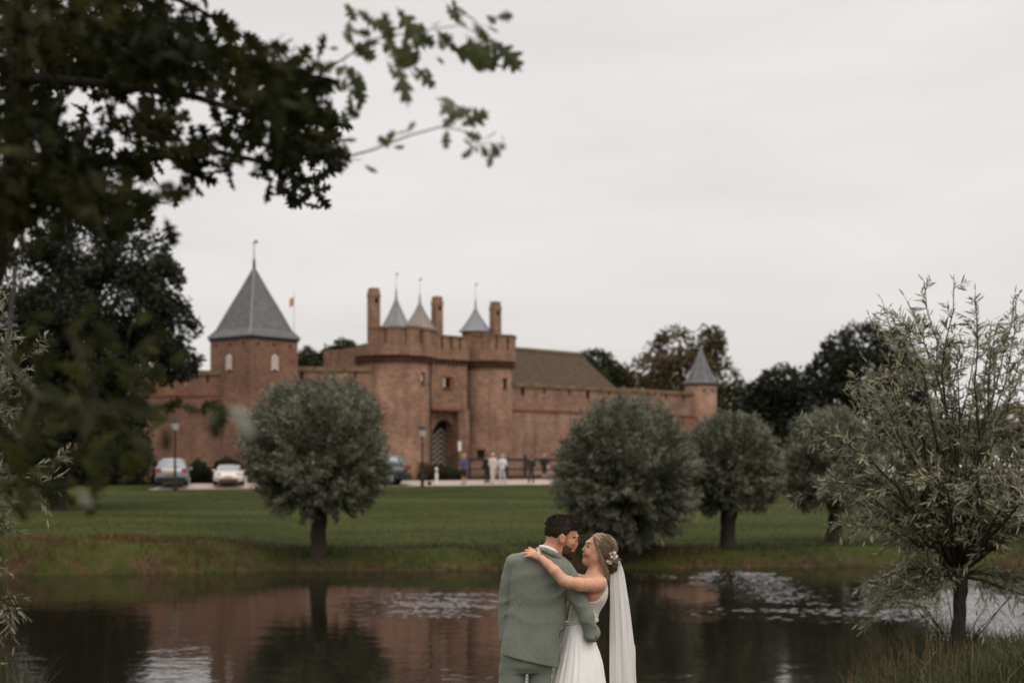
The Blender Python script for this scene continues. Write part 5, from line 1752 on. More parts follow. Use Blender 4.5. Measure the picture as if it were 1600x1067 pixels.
def visitor(px, py, h_px, label, top, bottom, hair, shorts=False, stride=0.1, arms=0, rz=0.0, bag=None, hat=False):
    g = ground_at(px, py, 70)
    H = h_px * g[1] / FPX
    k = H / 1.75
    e = empty('person', (g[0], g[1], g[2] + 0.03), rz, label, 'person', 'visitors on the drive')
    def sk(v, grow=0.0, part='body'):
        w = 0.012 if part != 'body' else 0.0
        # legs
        for s in (-1, 1):
            hip, kn, an = (s * 0.09, 0, 0.90), (s * 0.10, s * stride * 0.5 - 0.02, 0.49), (s * 0.11, s * stride, 0.08)
            if part in ('body', 'bottom'):
                v.cap(hip, kn, 0.085 + w, 0.058 + w * 1.5, 0.03)
                if part == 'body' or not shorts:
                    v.cap(kn, an, 0.056 + w, 0.038 + w * 2, 0.02)
                if part == 'body':
                    v.cap(an, (an[0] + s * 0.02, an[1] + 0.14, 0.04), 0.042, 0.034, 0.02)
            sh = (s * 0.185, 0, 1.42)
            if arms == 1 and s > 0:
                el, wr = (s * 0.27, 0.05, 1.18), (s * 0.12, 0.24, 1.22)
            elif arms == 2:
                el, wr = (s * 0.30, -0.08, 1.17), (s * 0.20, 0.12, 1.05)
            else:
                el, wr = (s * 0.25, -0.03, 1.14), (s * 0.25, 0.06, 0.88)
            if part == 'body':
                v.cap(sh, el, 0.05, 0.04, 0.03).cap(el, wr, 0.04, 0.026, 0.02)
                v.cap(wr, (wr[0], wr[1] + 0.04, wr[2] - 0.09), 0.03, 0.022, 0.01)
            if part == 'top':
                v.cap(sh, el, 0.055 + w, 0.048 + w, 0.03)
                if arms != 0 or not shorts:
                    v.cap(el, wr, 0.047 + w, 0.036 + w, 0.02)
        if part in ('body', 'top'):
            v.ell((0, 0, 1.28), (0.19 + w, 0.115 + w, 0.24), 0.05).ell((0, 0, 1.06), (0.165 + w, 0.11 + w, 0.17), 0.06)
            if part == 'top':
                v.ell((0, 0, 0.92), (0.175 + w, 0.12 + w, 0.12), 0.04)
        if part in ('body', 'bottom'):
            v.ell((0, 0, 0.93), (0.165 + w * .5, 0.115 + w * .5, 0.13), 0.04)
        if part == 'body':
            v.cap((0, 0, 1.45), (0, 0.01, 1.56), 0.055, 0.05, 0.03)
            v.ell((0, 0.015, 1.645), (0.073, 0.09, 0.105), 0.02).ell((0, 0.10, 1.63), (0.016, 0.022, 0.026), 0.015)
            for s in (-1, 1):
                v.ell((s * 0.076, 0, 1.64), (0.012, 0.02, 0.03), 0.008)
        return v
    V, F = sk(Vox((-0.45, -0.4, -0.02), (0.45, 0.4, 1.8), 0.02)).mesh()
    mid = (V[F[:, 0], 2] < 0.1).astype(int)
    mesh_np('body', V * k, F, None, e, smooth=True, mats=['skin_visitor', 'shoe'], midx=mid)
    V, F = sk(Vox((-0.45, -0.4, 0.7), (0.45, 0.4, 1.6), 0.02), part='top').mesh()
    mesh_np('top', V * k, F, top, e, smooth=True)
    V, F = sk(Vox((-0.4, -0.4, 0.0), (0.4, 0.4, 1.2), 0.02), part='bottom').mesh()
    mesh_np('shorts' if shorts else 'trousers', V * k, F, bottom, e, smooth=True)
    v = Vox((-0.2, -0.2, 1.45), (0.2, 0.2, 1.85), 0.012).ell((0, -0.012, 1.672), (0.082, 0.096, 0.092), 0.0)
    v.keep(lambda X, Y, Z: -(Z - 1.625 - 0.9 * np.maximum(Y - 0.01, 0)) + 0 * X)
    if hat:
        v.ell((0, 0, 1.69), (0.14, 0.14, 0.022), 0.01)
    V, F = v.mesh()
    mesh_np('hat' if hat else 'hair', V * k, F, hair, e, smooth=True)
    if bag:
        V, F = Vox((-0.5, -0.4, 0.6), (0.5, 0.4, 1.2), 0.02).ell((0.26, -0.02, 0.86), (0.09, 0.10, 0.14), 0.02).mesh()
        mesh_np('shoulder_bag', V * k, F, bag, e, smooth=True)
    return e


visitor(725, 757.5, 47, 'visitor in blue shirt and black shorts alone left of the others', 'cloth_blue', 'cloth_black', 'hair_blond', True, 0.05, 0, 0.5)
visitor(761, 756, 45, 'visitor all in black left of the beige one', 'cloth_black', 'cloth_black', 'hair_dark', False, 0.08, 1, 0.3)
visitor(770, 756, 47, 'visitor in beige clothes and pale hat in the middle group', 'cloth_beige', 'cloth_beige', 'cloth_beige', False, 0.16, 0, 0.4, hat=True)
visitor(785, 756, 45, 'visitor in white shirt and pale jeans', 'cloth_white', 'cloth_pale_jeans', 'hair_grey', False, 0.10, 2, -0.5, bag='cloth_black')
visitor(830, 755.5, 43, 'visitor in dark olive suit standing apart', 'cloth_dark_green', 'cloth_dark_green', 'hair_dark', False, 0.14, 2, -0.2)
visitor(850.5, 750, 40, 'visitor in black top and shorts at the right end', 'cloth_black', 'cloth_black', 'hair_blond', True, 0.06, 2, 0.2, bag='cloth_beige')

# ------------------------------------------------------------------ the couple (modelled in mm: x right, d away, y down from the hair line)
CPX, CPD = (880 - 800) / FPX * 8.7, 8.7
CPZ = float(terrain(CPX, CPD))
MM = 0.001016


def toloc(V):
    V = np.asarray(V, float)
    return np.stack([(V[:, 0] - 462.5) * MM, V[:, 1] * 0.001, (HC + (HOR - 790) / FPX * 8.7 - CPZ) - V[:, 2] * MM], 1)


def vmesh(name, v, mat, parent, mats=None, midx=None):
    V, F = v.mesh()
    mi = midx(V, F) if midx else None
    return mesh_np(name, toloc(V), F[:, ::-1], mat, parent, smooth=True, mats=mats, midx=mi)


def mat_skin(name, c1, c2):
    m, n, b = mat_base(name, 0.48, 0.35)
    f = noise_node(n, 30, 4)
    n.links.new(ramp(n, f, [(0.3, c1), (0.7, c2)]), b.inputs['Base Color'])
    b.inputs['Subsurface Weight'].default_value = 0.12
    b.inputs['Subsurface Radius'].default_value = (0.012, 0.005, 0.003)
    return m


mat_skin('skin_groom', (0.42, 0.198, 0.115), (0.54, 0.275, 0.168))
mat_skin('skin_bride', (0.55, 0.28, 0.178), (0.66, 0.37, 0.248))
m, n, b = mat_base('suit', 0.92, 0.12)
weave = noise_node(n, 420, 2, 0.7)
slub = noise_node(n, 130, 3, 0.7, (1, 1, 0.2))
sl2 = noise_node(n, 130, 3, 0.7, (0.2, 1, 1.4))
c_ = ramp(n, slub, [(0.3, (0.158, 0.170, 0.140)), (0.7, (0.188, 0.201, 0.168))])
c_ = mixc(n, c_, ramp(n, sl2, [(0.3, (0.153, 0.165, 0.135)), (0.7, (0.195, 0.207, 0.174))]), 0.5)
n.links.new(c_, b.inputs['Base Color'])
b.inputs['Sheen Weight'].default_value = 0.15
bump(n, b, mixc(n, weave, noise_node(n, 14, 3, 0.5), 0.5), 0.3, 0.005)
cloth('shirt', (0.72, 0.71, 0.70), (0.8, 0.79, 0.78), 60, 0.8, 0.1)
m, n, b = mat_base('gown', 0.75, 0.2)
gn = noise_node(n, 5, 4, 0.6, (3, 3, 0.5))
n.links.new(ramp(n, gn, [(0.3, (0.80, 0.77, 0.745)), (0.7, (0.88, 0.855, 0.835))]), b.inputs['Base Color'])
bump(n, b, noise_node(n, 14, 4, 0.6, (2.5, 2.5, 0.4)), 0.25, 0.012)
m, n, b = mat_base('lace', 0.8, 0.2)
vt = n.nodes.new('ShaderNodeTexVoronoi')
vt.inputs['Scale'].default_value = 95
tcn = n.nodes.new('ShaderNodeTexCoord')
n.links.new(tcn.outputs['Object'], vt.inputs['Vector'])
n.links.new(ramp(n, vt.outputs[0], [(0.15, (0.86, 0.83, 0.8)), (0.6, (0.66, 0.61, 0.56))]), b.inputs['Base Color'])
bump(n, b, vt.outputs[0], 0.5, 0.004)
m, n, b = mat_base('veil_tulle', 0.9, 0.1)
b.inputs['Base Color'].default_value = (0.90, 0.875, 0.86, 1)
tr = n.nodes.new('ShaderNodeBsdfTransparent')
tl = n.nodes.new('ShaderNodeBsdfTranslucent')
tl.inputs[0].default_value = (0.90, 0.875, 0.86, 1)
m1 = n.nodes.new('ShaderNodeMixShader'); m1.inputs[0].default_value = 0.45
m2 = n.nodes.new('ShaderNodeMixShader')
vf = noise_node(n, 6, 3, 0.5, (5, 5, 0.3))
vr = ramp(n, vf, [(0.3, (0.78, 0.78, 0.78)), (0.7, (0.98, 0.98, 0.98))])
n.links.new(vr, m2.inputs[0])
n.links.new(b.outputs[0], m1.inputs[1]); n.links.new(tl.outputs[0], m1.inputs[2])
n.links.new(tr.outputs[0], m2.inputs[1]); n.links.new(m1.outputs[0], m2.inputs[2])
n.links.new(m2.outputs[0], n.nodes['Material Output'].inputs[0])
mat_leaf('hair_groom', (0.008, 0.006, 0.0045), (0.045, 0.03, 0.02), 0.0, 0.65, 0.15)
mat_leaf('hair_bride', (0.038, 0.022, 0.014), (0.27, 0.175, 0.108), 0.0, 0.45, 0.4)
mat_noise('beard', (0.028, 0.017, 0.011), (0.085, 0.046, 0.03), 160, 0.8, 0.2, 0.6, 0.003)
mat_noise('brow_hair', (0.02, 0.012, 0.008), (0.05, 0.03, 0.02), 90, 0.7)
mat_noise('lips', (0.42, 0.13, 0.11), (0.5, 0.17, 0.14), 40, 0.4, 0.4)
mat_noise('teeth', (0.75, 0.72, 0.68), (0.8, 0.78, 0.74), 20, 0.3)
mat_noise('pearl', (0.68, 0.6, 0.52), (0.8, 0.74, 0.68), 30, 0.35, 0.5)
mat_noise('gold_chain', (0.45, 0.28, 0.13), (0.6, 0.4, 0.2), 30, 0.35, 0.5, metal=0.6)

groom = empty('person', (CPX, CPD, CPZ), 0, 'man in sage green suit seen from behind, embracing the bride', 'person')
bride = empty('person', (CPX + 0.014, CPD, CPZ), 0, 'smiling woman in white gown and long veil, arm around the man', 'person')
GFOOT = (HC + (HOR - 790) / FPX * 8.7 - CPZ) / MM        # y of the ground

# ---- groom: one continuous body
v = Vox((60, -190, 70), (740, 320, 880), 4.0)
v.ell((452, 0, 152), (94, 76, 92), 0)                                   # skull
v.ell((490, 6, 218), (58, 60, 86), 22)                                  # face
v.cap((470, -30, 268), (492, 10, 290), 30, 26, 24)                      # jaw
v.cap((470, 40, 268), (492, 16, 290), 28, 26, 24)
v.ell((497, 14, 296), (22, 24, 20), 14)                                 # chin
v.cap((534, 14, 197), (541, 20, 232), 10, 13, 8)                       # nose
v.ell((537, 10, 239), (11, 10, 7), 6)
v.cap((540, -30, 186), (549, 10, 184), 9, 10, 12)                       # brow ridge
v.ell((514, 12, 258), (15, 20, 7), 7).ell((511, 12, 270), (14, 18, 7), 7)   # lips
v.ell((545, -34, 203), (15, 14, 9), 6, True)                            # eye socket
v.ell((534, -30, 203), (12, 14, 10), 4)                                 # eyeball under lid
v.ell((506, -44, 222), (26, 18, 22), 16)                                # cheek
v.ell((455, -76, 196), (19, 9, 31), 5)                                  # ear
v.ell((460, -86, 193), (10, 7, 17), 4, True)
v.ell((455, 76, 196), (19, 9, 31), 5)
v.cap((418, 0, 215), (384, 0, 300), 56, 62, 26)                         # neck
v.cap((384, 0, 300), (300, 10, 330), 66, 70, 30)
v.ell((320, 5, 420), (130, 70, 140), 40)                                # trunk inside the jacket
v.cap((310, 5, 450), (290, 5, 830), 85, 85, 40)
v.chain([(185, 6, 350), (118, 28, 570), (113, 26, 775)], [38, 24, 24], 20)      # left arm into the pocket
v.chain([(480, -10, 440), (582, -58, 640), (622, -44, 765)], [38, 24, 20], 20)  # right upper arm
v.chain([(622, -44, 765), (648, 120, 760), (600, 235, 742)], [20, 22, 22], 14)  # right forearm round her back
v.cap((113, 26, 775), (124, 30, 835), 24, 28, 12)                       # left palm
for q, (dx, dd) in enumerate(((-16, 4), (-6, 14), (6, 16), (16, 10))):
    v.cap((124 + dx, 16 + dd, 832), (128 + dx * 1.1, 20 + dd, 868), 9, 8, 3)
v.cap((600, 235, 742), (560, 245, 735), 26, 27, 12)                     # right palm on her far side
for q in range(4):
    v.cap((556, 243, 716 + q * 15), (505, 232, 712 + q * 17), 9, 8, 3)
v.cap((580, 240, 712), (548, 246, 688), 10, 8, 4)
v.cap((124, 6, 800), (104, 36, 842), 10, 8, 4)
vmesh('body', v, 'skin_groom', groom)

# beard shell
vb = Vox((430, -100, 175), (580, 100, 345), 3.5)
vb.ell((490, 6, 218), (61, 63, 89), 0)
vb.cap((470, -30, 270), (494, 10, 294), 34, 30, 22).cap((470, 40, 270), (494, 16, 294), 32, 30, 22).ell((500, 14, 303), (26, 27, 24), 14)
vb.ell((527, 10, 252), (9, 24, 7), 6)


def beard_cut(X, Y, Z):
    line = 196 + 0.0 * X + np.clip((X - 462) * 1.15, -20, 60)              # from sideburn to the mouth corner
    keep = line - Z
    keep = np.maximum(keep, 455 - X)
    mouth = np.sqrt(((X - 524) / 15) ** 2 + ((Z - 266) / 9) ** 2) - 1
    nose = 245 - Z + 0 * X
    keep = np.maximum(keep, np.where(X > 515, nose, -99))
    return np.maximum(keep, -mouth * 8)


vb.keep(beard_cut)
vb.push(lambda X, Y, Z: 1.6 * np.sin(X * 0.9 + Z * 0.4) * np.sin(Y * 0.8 + Z * 0.7))
vmesh('beard', vb, 'beard', groom)
vmesh('eyebrow', Vox((500, -70, 165), (580, 60, 215), 2.5).cap((522, -50, 190), (555, -18, 184), 5, 4, 2).cap((556, -10, 184), (556, 34, 185), 4, 4, 2).cap((534, -47, 204), (548, -38, 206), 3, 2.4, 2), 'brow_hair', groom)

# hair
vh = Vox((335, -110, 40), (600, 110, 240), 3.5)
vh.ell((450, 0, 150), (97, 80, 86), 0).ell((502, 0, 114), (62, 60, 42), 22).ell((534, 2, 116), (30, 48, 32), 14).ell((432, 0, 104), (66, 64, 36), 20)


def hair_cut(X, Y, Z):
    # lower edge of the hair, back to front
    e = np.interp(X.ravel(), [340, 375, 420, 437, 450, 470, 484, 505, 545, 600], [214, 214, 196, 172, 160, 186, 168, 150, 142, 128])[:, None, None]
    return Z - e + 0 * Y


vh.keep(hair_cut)
vh.push(lambda X, Y, Z: 1.6 * np.sin(X * 0.16 + 2 * np.sin(Z * 0.09)) * np.sin(Y * 0.17 + X * 0.05))
V, F = vh.mesh()
ho = mesh_np('hair', toloc(V), F[:, ::-1], 'hair_groom', groom, np.clip(0.3 + 0.3 * np.sin(V[:, 0] * 0.3) * np.sin(V[:, 1] * .4), 0, 1), True)


def ribbons(name, paths, w, tints, mat, parent):
    """thin flat hair strands along polylines (mm space)"""
    m = NP()
    for P, t in zip(paths, tints):
        P = toloc(P)
        T = unit(np.gradient(P, axis=0))
        S = unit(np.cross(T, np.array([0.0, 1.0, 0.15])))
        ww = w * np.concatenate([np.linspace(0.8, 1, len(P) - 1), [0.25]])[:, None]
        VV = np.concatenate([P + S * ww, P - S * ww])
        n_ = len(P)
        m.add(VV, np.array([(i, i + 1, n_ + i + 1, n_ + i) for i in range(n_ - 1)]), None, t)
    return m.build(name, mat, parent)


rng = np.random.default_rng(61)
top = V[V[:, 2] < 175]
paths, tn = [], []
for p in top[rng.choice(len(top), 2400)]:
    nrm = unit((p - np.array([452, 0, 152])) / np.array([1, 1, 1]))
    up = 1.0 if p[2] < 120 else 0.35
    fl = np.array([0.75, 0.0, -0.25]) if p[2] < 125 else np.array([-0.15, 0, 0.9])
    d = unit(fl + nrm * 0.8 * up + rng.normal(size=3) * 0.3)
    L = rng.uniform(8, 20) * (1.0 if p[2] < 125 else 0.5)
    q = np.linspace(0, 1, 4)[:, None]
    paths.append(p - nrm * 2 + d * L * q + nrm * 3 * np.sin(q * 2))
    tn.append(rng.uniform(0, 1))
prop(ribbons('hair_strands', paths, 0.0011, tn, 'hair_groom', ho), kind='stuff')

# jacket
v = Vox((30, -220, 225), (740, 330, 1010), 4.6)
zs = [246, 262, 276, 290, 320, 360, 400, 440, 500, 600, 700, 800, 880, 1010]
x0 = [345, 300, 245, 190, 158, 146, 140, 138, 140, 134, 116, 98, 84, 66]
x1 = [408, 425, 440, 456, 482, 510, 522, 522, 500, 480, 474, 457, 443, 420]
dp = [52, 68, 80, 90, 104, 116, 122, 122, 120, 112, 114, 124, 132, 138]
cd = [0, 0, 0, 0, 0, 0, 0, 0, 0, 0, 0, 2, 4, 6]
v.loft(zs, x0, x1, dp, cd, 2.35, 0)
v.cap((200, 0, 338), (384, 0, 300), 50, 62, 36).cap((384, 0, 310), (490, -6, 430), 62, 58, 36)     # shoulders
v.chain([(172, 4, 347), (136, 16, 440), (116, 28, 570), (110, 32, 690), (112, 24, 800)], [60, 48, 43, 39, 36], 5)
v.chain([(486, -10, 436), (545, -48, 545), (600, -66, 660), (628, -50, 772)], [62, 54, 48, 43], 10)
v.chain([(628, -50, 772), (650, 60, 770), (652, 130, 760)], [43, 39, 36], 12)


def seam(X, Z, pts, w):
    d = None
    for (a, b_), (c, e) in zip(pts[:-1], pts[1:]):
        t = np.clip(((X - a) * (c - a) + (Z - b_) * (e - b_)) / ((c - a) ** 2 + (e - b_) ** 2), 0, 1)
        q = (X - a - (c - a) * t) ** 2 + (Z - b_ - (e - b_) * t) ** 2
        d = q if d is None else np.minimum(d, q)
    return np.exp(-d / (w * w))


def fold(a):
    return -0.55 * (1.0 - 2.0 * np.abs(np.sin(a * 0.5)) ** 0.8)


def jacket_detail(X, Y, Z):
    back = (Y < 10)
    o = 3.2 * seam(X, Z, [(378, 600), (366, 700), (352, 830), (340, 945)], 4.0)                 # vent
    o = o + 1.3 * seam(X, Z, [(356, 285), (372, 420), (376, 600)], 3.5)                          # centre seam
    o = o + 1.2 * seam(X, Z, [(150, 470), (200, 640), (205, 880)], 4)                            # side seam
    o = o + 2.2 * seam(X, Z, [(318, 268), (372, 276), (430, 318)], 4)                            # collar edge
    # pulled folds under the right arm and across the back
    w = np.exp(-((X - 432) / 80) ** 2 - ((Z - 500) / 95) ** 2)
    o = o + w * 5.5 * fold((X * 0.55 + Z * 0.85) / 13.5 + 0.8 * np.sin(X / 40))
    w2 = np.exp(-((X - 300) / 150) ** 2 - ((Z - 640) / 130) ** 2)
    o = o + w2 * 3.2 * fold((Z - 0.25 * X) / 24 + np.sin(X / 55))
    w3 = np.exp(-((X - 250) / 160) ** 2 - ((Z - 840) / 90) ** 2)
    o = o + w3 * 4.5 * np.sin(X / 34 + 0.5 * np.sin(Z / 60))
    o = o + np.exp(-((X - 250) / 140) ** 2 - ((Z - 380) / 60) ** 2) * 2.0 * np.sin((Z + 0.4 * X) / 22)
    arm = np.exp(-((X - 110) / 40) ** 2) * ((Z > 380) & (Z < 800))
    o = o + arm * 4.0 * fold(Z / 17 + X / 26 + 1.2 * np.sin(Z / 47)) * np.exp(-((Z - 600) / 170) ** 2)
    ra = np.exp(-((X - (510 + (Z - 520) * 0.48)) / 70) ** 2) * (X > 480)
    o = o + ra * 4.2 * fold((Z * 0.95 - X * 0.5) / 14.5 + 1.3 * np.sin(X / 31))
    return 1.6 * o * back + 0.7 * np.sin(X / 9 + 2 * np.sin(Z / 21)) * np.sin(Z / 13 + Y / 17)


v.push(jacket_detail)
v.keep(lambda X, Y, Z: Z - (884 + (X - 75) * 0.235) - 0.02 * Y)
vmesh('jacket', v, 'suit', groom)
vc = Vox((300, -130, 225), (470, 90, 340), 3.0)
vc.chain([(312, 20, 262), (322, -40, 262), (352, -78, 264), (396, -84, 282), (434, -62, 306), (452, -10, 318), (452, 40, 316)], [15, 16, 17, 17, 16, 13, 12], 6)
vmesh('jacket_collar', vc, 'suit', groom)
vc = Vox((310, -120, 215), (470, 100, 330), 3.0)
vc.chain([(326, 15, 246), (338, -40, 243), (364, -66, 246), (404, -66, 264), (434, -44, 290), (446, 0, 300), (440, 44, 296), (390, 64, 270), (340, 50, 250), (326, 15, 246)], [10] * 10, 4)
vmesh('shirt_collar', vc, 'shirt', groom)
vmesh('pocket_flap', Vox((415, -160, 725), (475, -40, 800), 2.5).chain([(458, -88, 736), (440, -112, 744), (437, -116, 776)], [3.5, 3.5, 3], 2), 'black_paint', groom)
for k in range(3):
    vmesh('cuff_button', Vox((635, -125, 755), (690, -30, 830), 2.2).ell((656 + k * 1.5, -82 + k * 2, 778 + k * 13), (6, 5, 6), 0), 'black_paint', groom)
vmesh('shirt_cuff', Vox((560, 90, 690), (720, 260, 830), 4).chain([(652, 130, 760), (640, 165, 755)], [36, 35], 4), 'shirt', groom)

# trousers and shoes
v = Vox((40, -170, 850), (480, 190, int(GFOOT) + 10), 7.0)
v.loft([850, 900, 960, 1000], [92, 84, 78, 77], [432, 420, 405, 394], [112, 118, 108, 84], [4, 4, 4, 4], 2.3, 0)
v.chain([(158, 4, 985), (156, 6, 1100), (160, -10, 1400), (152, 12, GFOOT - 70)], [80, 79, 64, 56], 16)
v.chain([(322, 4, 985), (318, 6, 1100), (312, -10, 1400), (322, 12, GFOOT - 70)], [70, 69, 62, 56], 16)
v.push(lambda X, Y, Z: 3.0 * np.sin(Z / 38 + X / 50 + np.sin(Y / 40)) + 2.2 * seam(X, Z, [(150, 960), (152, 1400)], 6) - 2.2 * seam(X, Z, [(320, 960), (318, 1400)], 6))
vmesh('trousers', v, 'suit', groom)
for x in (152, 322):
    vs = Vox((x - 70, -90, int(GFOOT) - 130), (x + 90, 240, int(GFOOT) + 2), 6.0)
    vs.cap((x, -20, GFOOT - 36), (x + 12, 150, GFOOT - 26), 40, 36, 10).keep(lambda X, Y, Z: Z - GFOOT + 2 + 0 * X + 0 * Y)
    vmesh('shoe', vs, 'shoe', groom)

# ---- bride: one continuous body
B = 85.0
v = Vox((190, -250, 165), (800, 330, 800), 4.0)
v.ell((676, B, 258), (84, 72, 86), 0)                                   # skull
v.ell((628, B, 285), (50, 56, 70), 22)                                  # face
v.cap((655, B - 38, 318), (596, B - 6, 338), 26, 22, 22).cap((655, B + 38, 318), (596, B + 6, 338), 26, 22, 22)
v.ell((588, B, 340), (19, 20, 18), 12)                                  # chin
v.cap((600, B, 238), (574, B - 2, 268), 7, 9.5, 9).ell((579, B - 6, 273), (8, 8, 5), 5)
v.cap((604, B - 30, 226), (597, B, 222), 9, 9, 14)                      # brow
v.ell((598, B - 36, 250), (11, 13, 9), 6, True).ell((610, B - 32, 250), (12, 13, 10), 4)
v.ell((606, B - 42, 288), (22, 16, 18), 14)                             # smiling cheek
v.ell((583, B, 291), (12, 20, 6), 5).ell((584, B, 312), (12, 18, 7), 5)
v.ell((578, B - 14, 302), (12, 18, 5), 2, True)                         # open smile
v.ell((668, B - 72, 290), (17, 8, 26), 4)
v.cap((650, B, 330), (652, B, 430), 47, 50, 24)                         # neck
v.ell((628, B, 520), (92, 125, 110), 40)                                # chest and back
v.cap((652, B, 440), (662, B - 100, 462), 46, 44, 34).cap((652, B, 440), (662, B + 100, 462), 46, 44, 34)
v.cap((600, B, 560), (562, B, 720), 88, 84, 40)                         # waist
# left arm over his back
v.chain([(656, -18, 472), (600, -84, 470), (545, -132, 464), (470, -168, 446), (446, -172, 436)], [48, 42, 40, 35, 34], 18)
v.chain([(446, -172, 436), (392, -170, 378), (352, -158, 340), (316, -142, 310)], [34, 31.5, 26, 20], 12)
v.cap((316, -142, 310), (286, -130, 296), 21, 20, 10)                   # wrist to palm
v.cap((292, -132, 286), (262, -120, 280), 17, 14, 8).cap((296, -136, 304), (262, -128, 292), 17, 13, 8)
for a, m_, c in (((262, -128, 294), (236, -126, 292), (213, -120, 301)), ((258, -124, 284), (232, -118, 276), (209, -110, 283)), ((262, -116, 272), (242, -106, 262), (221, -95, 261)), ((274, -110, 268), (258, -96, 256), (242, -84, 247))):
    v.chain([a, m_, c], [9.5, 8.6, 7], 3)
v.chain([(302, -128, 284), (298, -110, 262), (292, -92, 250)], [11, 9, 7], 4)      # thumb
# right arm hidden behind him, round his neck
v.chain([(662, B + 118, 472), (560, 190, 470), (470, 165, 420), (400, 118, 360)], [46, 40, 34, 22], 16)
v.cap((400, 118, 360), (372, 106, 338), 22, 20, 8)
for q in range(4):
    v.cap((372, 106, 330 + q * 8), (330, 92, 312 + q * 13), 9, 7, 3)
v.cap((388, 112, 340), (376, 94, 310), 10, 7, 4)
vmesh('body', v, 'skin_bride', bride)
vmesh('lips', Vox((560, 40, 275), (610, 130, 330), 2.0).chain([(588, B - 26, 298), (575, B - 14, 292), (571, B, 290), (575, B + 14, 292)], [3.0, 4.2, 4.4, 3], 2).chain([(588, B - 26, 299), (577, B - 14, 310), (573, B, 312), (577, B + 14, 310)], [2.8, 4.6, 5, 3], 2), 'lips', bride)
vmesh('teeth', Vox((560, 40, 285), (605, 130, 318), 2.0).chain([(586, B - 20, 300), (578, B - 8, 300), (577, B + 8, 300)], [4, 5, 5], 2), 'teeth', bride)
vmesh('eye_lash', Vox((580, 20, 205), (640, 130, 270), 2.0).chain([(598, B - 34, 247), (606, B - 44, 250), (617, B - 50, 252)], [3, 4, 2.6], 2).chain([(595, B - 16, 222), (602, B - 38, 222), (618, B - 50, 228)], [2.6, 3.4, 2.4], 2), 'brow_hair', bride)

# hair with a low bun
vh = Vox((560, -40, 150), (830, 210, 460), 3.6)
vh.ell((690, B, 256), (92, 80, 86), 0).ell((668, B, 232), (70, 70, 62), 20)
vh.ell((748, B - 4, 360), (43, 46, 50), 16).ell((726, B - 30, 320), (38, 34, 40), 16)


def bhair_cut(X, Y, Z):
    e = np.interp(Z.ravel(), [150, 172, 200, 230, 262, 300, 330, 352, 460], [640, 632, 634, 646, 660, 672, 684, 704, 716])[None, None, :]
    return e - X + 0.02 * np.abs(Y - B)


vh.keep(bhair_cut)
vh.push(lambda X, Y, Z: 1.6 * np.sin((Z - X * 0.8) * 0.22 + 1.5 * np.sin(X * 0.04)) + 1.0 * np.sin((Z - X * 0.6) * 0.55))
V, F = vh.mesh()
ho = mesh_np('hair', toloc(V), F[:, ::-1], 'hair_bride', bride, np.clip(0.42 + 0.22 * np.sin((V[:, 2] - V[:, 0] * 0.8) * 0.2) - 0.004 * (V[:, 2] - 300), 0.02, 0.9), True)
paths, tn = [], []
ctr = np.array([690, B, 256])
for k in range(900):
    z = rng.uniform(174, 345)
    xh = np.interp(z, [172, 200, 230, 262, 300, 330, 352], [634, 636, 648, 662, 674, 686, 704]) + rng.uniform(-4, 30)
    dd = rng.uniform(-0.95, 0.6)
    # point on the ellipsoid at that x, z (camera side mostly)
    u = np.array([(xh - ctr[0]) / 94, 0, (z - ctr[2]) / 88])
    r2 = 1 - u[0] ** 2 - u[2] ** 2
    y = -math.sqrt(max(r2, 0)) * (1 if dd < 0.25 else -1)
    s0 = unit(np.array([u[0], y, u[2]]))
    s1 = unit(np.array([0.62, -0.42 + rng.normal() * 0.22, 0.72 + rng.normal() * 0.18]))
    q = np.linspace(0, 1, 9)[:, None]
    w = unit(s0 * (1 - q) + s1 * q + np.array([0.05, -0.25, -0.30]) * np.sin(q * math.pi) * (0.6 + 0.4 * rng.uniform()))
    P = ctr + w * np.array([94, 82, 88]) * rng.uniform(1.0, 1.035)
    paths.append(P)
    tn.append(np.clip(rng.normal(0.55 if z < 250 else 0.42, 0.24), 0, 1))
